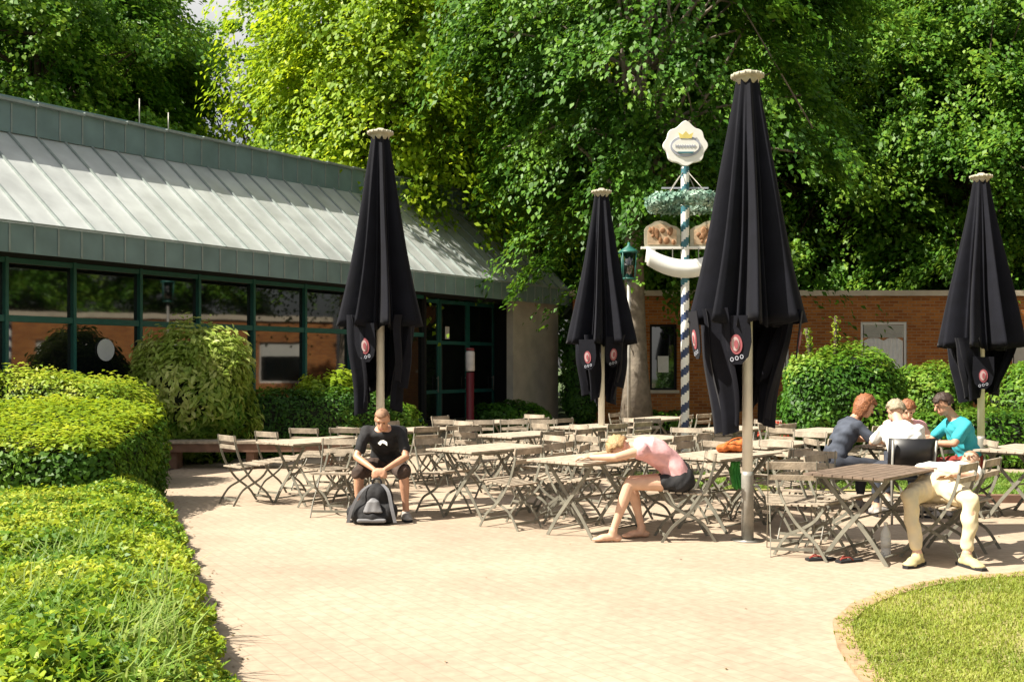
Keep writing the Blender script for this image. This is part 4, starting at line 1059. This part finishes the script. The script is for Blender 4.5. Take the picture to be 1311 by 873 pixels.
for (x, y, sg, ph) in EXTRA:
    ux = V(cos(AX), sin(AX), 0)*sg; p = V(x, y, 0) + ux*.82
    place(chair0, 'c', p, math.atan2(-ux.x, ux.y) + rnd.uniform(-.3,.3), 'folding chair at the %s end of the table %s' % ('far' if sg > 0 else 'near', ph), 'slatted folding chairs of the beer garden')
def chair(x, y, fx, fy_, label):
    return place(chair0, 'c', (x,y,0), math.atan2(fx, -fy_), label, 'slatted folding chairs of the beer garden')
chair(-3.13, 12.45, .74, .67, 'outermost left folding chair, standing alone on the paving')
chair(-2.86, 13.15, .60, .80, 'second folding chair from the left')
chair(-2.62, 13.9, .3, .95, 'folding chair behind the leftmost table, left of two side by side')
chair(-2.15, 14.0, .1, 1.0, 'folding chair behind the leftmost table, right of two side by side')
chair(-1.93, 11.45, -.1, -1, 'empty folding chair directly left of the man in black')
chair(-1.37, 11.52, 0, -1, 'folding chair under the man in black')
chair(1.60, 9.86, -1, -.03, 'folding chair under the pink-topped woman')
chair(3.60, 8.93, -.74, .67, 'folding chair under the hips of the reclining man')
chair(4.00, 9.37, -.74, .67, 'folding chair under the shoulders of the reclining man')
chair(4.95, 11.5, -1, .1, 'folding chair under the man in turquoise')
chair(4.64, 12.65, -.2, -1, 'folding chair under the bare-armed person behind the table')
chair(3.58, 11.74, 1, .1, 'folding chair under the red-haired woman')
chair(2.42, 9.15, .2, .9, 'folding chair left of the dark-topped table, near the umbrella pole')
chair(2.75, 9.85, -.5, -.8, 'folding chair behind the dark-topped table, right of the big umbrella pole')
chair(.50, 10.95, -.9, .3, 'folding chair between the man in black and the woman, turned sideways')
chair(-.02, 10.62, -.74, .67, 'folding chair at the front, midway between the man in black and the woman')
for i, (x, y) in enumerate(((-.45,15.5),(.05,15.55),(.5,15.6),(2.1,15.9))):
    chair(x, y, .1, -1, ['leftmost', 'second', 'third', 'rightmost'][i] + ' folding chair in the loose back row facing the camera')
# black chair of the white-shirted man
t = thing('black_chair', 'black plastic chair carrying the man in the white shirt', 'chair', (4.12, 11.0, 0), pi-.1)
s = MB(); s.bb(-.23,.23,-.22,.20,.445,.475); s.build('seat', M['blackplastic'], t, bevel=.012)
s = MB(); vs=[]
for k in range(9):
    a = (k/8-.5); xx = a*.48; yy = .27-.10*(2*a)**2
    vs += [(xx, yy, .60), (xx, yy+.05, .88), (xx, yy+.018, .60), (xx, yy+.068, .88)]
s.add(vs, [q for k in range(8) for q in ((4*k,4*k+4,4*k+5,4*k+1),(4*k+2,4*k+3,4*k+7,4*k+6),(4*k+1,4*k+5,4*k+7,4*k+3),(4*k,4*k+2,4*k+6,4*k+4))] + [(0,1,3,2),(32,34,35,33)], True)
s.build('backrest', M['blackplastic'], t)
for sx in (-1,1):
    s = MB(); s.tube([(sx*.2,-.19,.445),(sx*.22,-.23,0)], .013); s.build('leg', M['steel'], t)
    s = MB(); s.tube([(sx*.215,.30,.86),(sx*.2,.19,.46),(sx*.22,.27,0)], .013); s.build('leg', M['steel'], t)

# ================================================================ UMBRELLAS
def make_umbrella(name, label, loc, seed, badge_angles, zh=2.0, zt_=4.2, rh=.50, gap=-100, lo=1.05, rz=0, nflap=11):
    t = thing(name, label, 'umbrella', loc, rz, 'closed black market umbrellas'); rn = random.Random(seed)
    s = MB(); s.tube([(0,0,.62),(0,0,zt_+.03)], .048, 14); s.build('pole', M['pole'], t)
    s = MB(); s.lathe([(.058,0),(.058,.60),(.052,.64)], seg=14); s.tube([(.05,0,.5),(.11,0,.5)], .012, 6); s.build('ground_sleeve', M['steel'], t)
    s = MB(); s.lathe([(.15,.0),(.155,.004)], (0,0,.002), 16); s.build('base_plate', M['steel'], t)
    # canopy: pleated tall cone
    seg = 160; rings = 30; vs = []; fs = []
    ph = [rn.uniform(-.16,.16) for _ in range(8)]
    amp = [rn.uniform(.75,1.25) for _ in range(8)]
    for i in range(rings+1):
        q = i/rings; z = zt_ - q*(zt_-zh)
        R = .105 + (rh-.105)*(q**1.12) * (1 + .05*sin(q*5+seed))
        for j in range(seg):
            a = 2*pi*j/seg; x8 = a/(2*pi)*8; k = int(x8) % 8; fr = x8-int(x8)
            d = abs(fr-.5)*2                     # 1 at rib, 0 in the bay
            fold = (.34+.42*min(1, q*1.6))*amp[k]
            sub = .24*sin((fr*2.5+ph[k])*2*pi)*(1-d)*min(1,q*2)
            r = R*(1 - fold*(1-d**1.4)*.75 + sub*.7)
            aa = a + .22*ph[k]*sin(pi*fr) + .05*q*sin(seed+z*2)
            zz = z - (0 if q < .98 else .06*(1-d)*rn.uniform(.6,1.2)) 
            vs.append((r*cos(aa), r*sin(aa), zz))
    for i in range(rings):
        for j in range(seg):
            a = i*seg+j; b_ = i*seg+(j+1) % seg; fs.append((a, a+seg, b_+seg, b_))
    # hem turned inside
    n0 = rings*seg
    for j in range(seg): 
        x, y, z = vs[n0+j]; vs.append((x*.93, y*.93, z+.012))
    for j in range(seg):
        a = n0+j; b_ = n0+(j+1)%seg; fs.append((a, a+seg, b_+seg, b_))
    n1 = n0+seg
    for j in range(seg):
        x, y, z = vs[n1+j]; vs.append((x*.6, y*.6, z+.35))
    for j in range(seg):
        a = n1+j; b_ = n1+(j+1)%seg; fs.append((a, a+seg, b_+seg, b_))
    s = MB(); s.add(vs, fs, True); can = s.build('canopy', M['canopy'], t)
    # hanging folds of the valance and slack cloth
    for k in range(nflap):
        a = 2*pi*k/nflap + rn.uniform(-.12,.12)
        if abs(((a - radians(gap) + pi) % (2*pi)) - pi) < .95: continue
        z1 = lo + rn.uniform(0, .28) + (.25 if k % 3 == 1 else 0); r0 = rh*.74; r1 = rn.uniform(.20,.30); L = zh+.12-z1
        vs = []; m_ = 14; w0 = rh*.98
        for i in range(15):
            q = i/14; z = zh+.12 - q*L; r = r0 + (r1-r0)*q**.8
            wd = w0*(1-.45*q) ; tip = (0 if q < .6 else ((q-.6)/.4)**1.5)
            for j in range(m_+1):
                sx = j/m_-.5; x = sx*wd*(1-tip*.45)
                dep = .055*cos(sx*4*pi*1.1+ph[k%8]*6) + .018*sin(q*6+k)
                zz = z - tip*.10*(1-abs(sx)*2) 
                vs.append(Matrix.Rotation(a, 3, 'Z') @ V(r+dep - abs(sx)*.20, x, zz))
        fs = [(i*(m_+1)+j, i*(m_+1)+j+1, (i+1)*(m_+1)+j+1, (i+1)*(m_+1)+j) for i in range(14) for j in range(m_)]
        s = MB(); s.add(vs, fs, True); s.build('hanging_fold', M['canopy'], t)
    # valance flaps with the round pink mark
    for (a, z, r) in badge_angles:
        a = radians(a); R3 = Matrix.Rotation(a, 3, 'Z'); tilt = Matrix.Rotation(.12, 3, 'Y')
        Mx = (Matrix.Translation(R3 @ V(r, 0, z)) @ (R3 @ tilt @ Matrix.Rotation(pi/2, 3, 'Z')).to_4x4())
        s = MB(); w_ = .13
        s.prism([(-w_,.24),(-w_*1.05,0),(-w_*.8,-.13),(-w_*.3,-.2),(w_*.3,-.2),(w_*.8,-.13),(w_*1.05,0),(w_,.24)], .008, Mx)
        fl = s.build('valance_flap', M['canopy'], t)
        out = Matrix.Translation(R3 @ V(.010, 0, 0))
        s = MB(); s.prism([(.055*cos(q*pi/14), .09*sin(q*pi/14)-.02) for q in range(28)], .006, out @ Mx); e = s.build('emblem', M['pink'], fl)
        out = Matrix.Translation(R3 @ V(.016, 0, 0))
        s = MB(); s.prism([(.036*cos(q*pi/12)-.006, .064*sin(q*pi/12)-.016) for q in range(24)], .006, out @ Mx); s.build('emblem_centre', M['palepink'], fl)
        out = Matrix.Translation(R3 @ V(.022, 0, 0))
        s = MB(); s.prism([(.018*cos(q*pi/12)+.002, .040*sin(q*pi/12)-.02) for q in range(24)], .006, out @ Mx); s.build('emblem_core', M['pink'], fl)
        for kk in range(3):
            cx_ = -.06+kk*.06
            out = Matrix.Translation(R3 @ V(.010, 0, 0)); s = MB()
            rr_ = [(.017*cos(q*pi/8)+cx_*.75, .020*sin(q*pi/8)-.155+.012*kk) for q in range(16)]; ri = [(.010*cos(q*pi/8)+cx_*.75, .013*sin(q*pi/8)-.155+.012*kk) for q in range(16)]
            s.add([out @ Mx @ V(x, 0, z) for x, z in rr_+ri], [(q, (q+1)%16, 16+(q+1)%16, 16+q) for q in range(16)]); s.build('letter', M['greyblue'], fl)
    s = MB(); s.lathe([(.09,-.06),(.11,-.02),(.11,.0),(.142,.005),(.146,.025),(.14,.04),(.06,.05),(.04,.075)], (0,0,zt_), 28)
    for k in range(16):
        a = 2*pi*k/16; s.ell((.143*cos(a), .143*sin(a), zt_+.022), (.014,.014,.020), seg=8, rings=5)
    s.build('top_cap', M['cap'], t)
    return t
def upos(px, s_): Y = F/s_; return (gx(px, Y), Y, 0)
make_umbrella('closed_umbrella', 'tallest closed black umbrella, in front of the maypole', upos(957,138), 1, [(-118,1.83,.36),(-172,1.88,.50),(-18,1.88,.46)], 2.02, 4.28, .56, -85, 1.02)
make_umbrella('closed_umbrella', 'closed black umbrella behind the man in black, tip level with the hall roof', upos(487,110), 2, [(-130,1.86,.34)], 2.08, 4.30, .50, -88, 1.12, .3)
make_umbrella('closed_umbrella', 'small looking closed black umbrella between the grey wall and the tree trunk', upos(770,86), 3, [(-150,1.76,.44),(-95,1.80,.36)], 1.95, 4.18, .52, -90, 1.05, .5)
make_umbrella('closed_umbrella', 'closed black umbrella at the right edge, beside the group of four', upos(1256,92), 5, [(-118,1.50,.36)], 1.88, 4.22, .60, -82, 1.02, .15)

# ================================================================ MAYPOLE
YM = F/83; XM = gx(877, YM)
mp_ = thing('maypole', 'spiral striped blue and white maypole with shield, wreath and carved boards', 'maypole', (XM, YM, 0))
def zM(py): return gz(py, YM)
ztp = zM(214)
def spiral(z0, z1, mats, name):
    s = MB(); seg = 24; pitch = .28; nz = int((z1-z0)/.03)
    vs = [(.064*cos(2*pi*j/seg), .064*sin(2*pi*j/seg), z0+(z1-z0)*i/nz + pitch*(j/seg)*0) for i in range(nz+1) for j in range(seg)]
    s.v = vs; 
    for i in range(nz):
        for j in range(seg):
            a = i*seg+j; b_ = i*seg+(j+1)%seg; s.f.append((a,b_,b_+seg,a+seg)); s.sm.append(True)
            zc = z0+(z1-z0)*(i+.5)/nz; f = ((zc/pitch) - (j+.5)/seg) % 1.0; s.m.append(0 if f < .55 else 1)
    return s.build(name, mats, mp_)
spiral(0, zM(365), [M['white'], M['navy']], 'lower_pole'); spiral(zM(365)+.001, ztp, [M['white'], M['teal_paint']], 'upper_pole')
# shield (crowned round plaque)
zc = zM(187); s = MB(); out = []
for k in range(72):
    a = 2*pi*k/72; r = .305 + .016*cos(a*8); 
    if abs(a-pi/2) < .55: r += .06*(1-abs(a-pi/2)/.55)
    out.append((r*cos(a)*1.08, r*sin(a)*1.0))
sh = None
s.prism(out, .07, T4((0,-.02,zc))); sh = s.build('shield', M['white'], mp_, bevel=.008)
s = MB(); s.prism([(.235*cos(2*pi*k/40), .16*sin(2*pi*k/40)-.02) for k in range(40)], .01, T4((0,-.062,zc))); s.build('oval_ground', M['greyblue'], sh)
s = MB(); s.prism([(.205*cos(2*pi*k/40), .118*sin(2*pi*k/40)-.02) for k in range(40)], .01, T4((0,-.070,zc))); s.build('oval_field', M['white'], sh)
s = MB()
for k in range(24):
    x0 = -.16+k*.32/24; s.prism([(x0, -.035+.012*sin(k*1.7)),(x0+.010,-.035+.012*sin(k*1.7)),(x0+.010,-.005+.01*cos(k*2.3)),(x0,-.005+.01*cos(k*2.3))], .006, T4((0,-.078,zc)))
s.build('lettering', M['greyblue'], sh)
s = MB(); s.prism([(-.10,-.13),(.10,-.13),(.13,-.105),(-.13,-.105)], .008, T4((0,-.079,zc))); s.build('lower_bar', M['teal_paint'], sh)
s = MB(); s.prism([(-.09,.10),(.09,.10),(.115,.19),(.05,.155),(0,.21),(-.05,.155),(-.115,.19)], .012, T4((0,-.076,zc))); s.build('crown', M['yellow'], sh)
# wreath, hung from the pole top
zw = zM(260); RNG = np.random.default_rng(6)
s = MB(); s.tube([(.50*cos(2*pi*k/40), .50*sin(2*pi*k/40), zw) for k in range(41)], .055, 8, caps=False); wr = s.build('wreath', M['teal_paint'], mp_)
k = 3600; a = RNG.uniform(0,2*pi,k); b2 = RNG.uniform(0,2*pi,k); rr = .055+np.abs(RNG.normal(0,.028,k))
P = np.stack([(.50+rr*np.cos(b2))*np.cos(a), (.50+rr*np.cos(b2))*np.sin(a), zw+rr*np.sin(b2)*1.1], 1)
Nn = np.stack([np.cos(b2)*np.cos(a), np.cos(b2)*np.sin(a), np.sin(b2)], 1)
quads_obj('wreath_leaves', leaf_arrays(P, Nn, .075, .6), LM['garland'], wr)
for k in range(4):
    a = pi/4+k*pi/2; s = MB(); s.tube([(.05*cos(a),.05*sin(a),ztp-.08),(.5*cos(a),.5*sin(a),zw)], .008, 5); s.build('wire', M['steel'], mp_)
s = MB(); s.bb(-.36,.36,-.012,.012,zM(241)-.012,zM(241)+.012); s.build('cross_bar', M['greyblue'], mp_)
# carved boards
zb0, zb1 = zM(316), zM(282)
for sx in (-1, 1):
    out = [(.075,0),(.62,0),(.63,.06),(.63,.26),(.60,.31),(.52,.35),(.47,.385),(.38,.40),(.30,.38),(.22,.33),(.14,.31),(.075,.26)]
    s = MB(); s.prism([(sx*x, z) for x, z in (out if sx > 0 else out[::-1])], .03, T4((0,-.01,zb0))); bd = s.build('carved_board', M['cap'], mp_)
    rr_ = random.Random(3+sx); 
    s = MB(); s.prism([(sx*(.12+.015), .03)]+[(sx*x_, z_) for x_, z_ in ((.58,.03),(.58,.24),(.5,.31),(.38,.35),(.27,.32),(.135,.25))], .012, T4((0,-.032,zb0))); s.build('picture_ground', M['tan'], bd)
    for k in range(13):
        s = MB(); x_ = sx*rr_.uniform(.17,.54); z_ = rr_.uniform(.06,.26); an = rr_.uniform(-.8,.8)
        s.ell((x_, -.042, zb0+z_), (rr_.uniform(.02,.05), .014, rr_.uniform(.03,.07)), Matrix.Rotation(an, 3, 'Y'), 9, 6); s.build('carved_figure', M['brown'], bd)
s = MB(); s.bb(-.68,.68,-.05,.03,zb0-.036,zb0-.002); s.build('board_rail', M['white'], mp_)
# ribbon banner: curved
N_ = 24; vs = []
for k in range(N_+1):
    q = -1+2*k/N_; x_ = q*.60; zc_ = zM(344)+.20*q*q; 
    if abs(q) > .97: pass
    for dy in (-.045,-.015): vs += [(x_, dy-.05, zc_-.15), (x_, dy-.05, zc_+.13)]
s = MB(); fs = []
for k in range(N_):
    i = 4*k; fs += [(i,i+4,i+5,i+1),(i+2,i+3,i+7,i+6),(i+1,i+5,i+7,i+3),(i,i+2,i+6,i+4)]
fs += [(0,1,3,2),(4*N_,4*N_+2,4*N_+3,4*N_+1)]
s.add(vs, fs, True); rb2 = s.build('ribbon_banner', M['white'], mp_)
for sx in (-1,1):
    s = MB(); s.prism([(sx*.50,.0),(sx*.62,.04),(sx*.60,.25),(sx*.46,.25),(sx*.47,.14)] if sx > 0 else [(sx*.47,.14),(sx*.46,.25),(sx*.60,.25),(sx*.62,.04),(sx*.50,.0)], .02, T4((0,-.03,zM(344)+.06))); s.build('ribbon_end', M['white'], rb2)
    s = MB(); s.bb(sx*.2-.006, sx*.2+.006, -.06,-.05, zM(344)+.10, zb0-.03); s.build('hanger', M['steel'], rb2)

# street lantern on a post
YL = 20.0; XL = gx(805, YL)
t = thing('lantern_post', 'slim post with a small blue-green lantern left of the maypole', 'lamp', (XL, YL, 0))
s = MB(); s.tube([(0,0,0),(0,0,gz(358,YL))], .035, 10); s.build('post', M['steel'], t)
s = MB(); z0 = gz(356,YL); z1 = gz(324,YL)
for a_ in range(4):
    c, d = cos(pi/4+a_*pi/2)*.15, sin(pi/4+a_*pi/2)*.15; s.tube([(c,d,z0),(c*1.2,d*1.2,z1)], .012, 5)
s.lathe([(.12,z0-.03),(.13,z0)], seg=12); s.lathe([(.20,z1),(.17,z1+.04),(.03,z1+.14),(.02,z1+.2)], seg=12); s.build('lantern_frame', M['green_paint'], t)
s = MB(); s.lathe([(.10,z0+.005),(.135,z1-.005)], seg=4); s.build('lantern_glass', M['glass'], t)
# red post with white drum in front of the doors
YR = F/56; t = thing('red_post', 'dark red post with a white drum on top, before the hall doors', 'post', (gx(602,YR), YR, 0))
s = MB(); s.lathe([(.16,0),(.09,.03),(.09,gz(476,YR)-.01)], seg=16); s.build('column', M['red'], t)
s = MB(); s.lathe([(.10,gz(475,YR)),(.105,gz(473,YR)),(.105,gz(451,YR)),(.08,gz(449,YR))], seg=16); s.build('drum', M['drum'], t)
s = MB(); s.lathe([(.10,gz(449,YR)+.004),(.09,gz(447,YR)+.03)], seg=16); s.build('lid', M['red'], t)


# ================================================================ LIGHT, SKY, CAMERA
S = Vector((-.62, -.17, .77)).normalized()
w = bpy.data.worlds.new('World'); scene.world = w; w.use_nodes = True
nt = w.node_tree; bg = nt.nodes['Background']; sky = nt.nodes.new('ShaderNodeTexSky'); sky.sky_type = 'NISHITA'; sky.sun_disc = False
sky.sun_elevation = math.asin(S.z); sky.sun_rotation = math.atan2(S.x, S.y) % (2*pi); sky.dust_density = 5; sky.air_density = 1.0
tcw = nt.nodes.new('ShaderNodeTexCoord'); now = nt.nodes.new('ShaderNodeTexNoise'); now.inputs['Scale'].default_value = 2.2; now.inputs['Detail'].default_value = 5
nt.links.new(tcw.outputs['Generated'], now.inputs['Vector']); mrw = nt.nodes.new('ShaderNodeMapRange'); mrw.inputs[1].default_value = .42; mrw.inputs[2].default_value = .62; mrw.inputs[3].default_value = .12; mrw.inputs[4].default_value = .9
nt.links.new(now.outputs['Fac'], mrw.inputs[0]); mixw = nt.nodes.new('ShaderNodeMix'); mixw.data_type = 'RGBA'
nt.links.new(mrw.outputs[0], mixw.inputs[0]); nt.links.new(sky.outputs[0], mixw.inputs[6]); mixw.inputs[7].default_value = (9.5, 9.3, 8.8, 1)
nt.links.new(mixw.outputs[2], bg.inputs['Color']); bg.inputs['Strength'].default_value = .045
sl = bpy.data.lights.new('sun', 'SUN'); sl.energy = 5.0; sl.angle = radians(.5); sl.color = (1, .93, .80)
so = bpy.data.objects.new('sun', sl); COL.objects.link(so); so.rotation_euler = (-S).to_track_quat('-Z', 'Y').to_euler(); so.location = S*60
cam = bpy.data.cameras.new('camera'); co = bpy.data.objects.new('camera', cam); COL.objects.link(co)
co.location = (0, 0, H); co.rotation_euler = (radians(90), 0, 0)
cam.sensor_width = 36; cam.lens = F/1311*36; cam.shift_y = (HY-436.5)/1311; cam.clip_end = 1500; cam.clip_start = .05
scene.camera = co
scene.view_settings.view_transform = 'Standard'; scene.view_settings.look = 'None'; scene.view_settings.gamma = 1
scene.view_settings.exposure = 1.2
scene.cycles.max_bounces = 6; scene.cycles.transparent_max_bounces = 4; scene.cycles.use_denoising = True
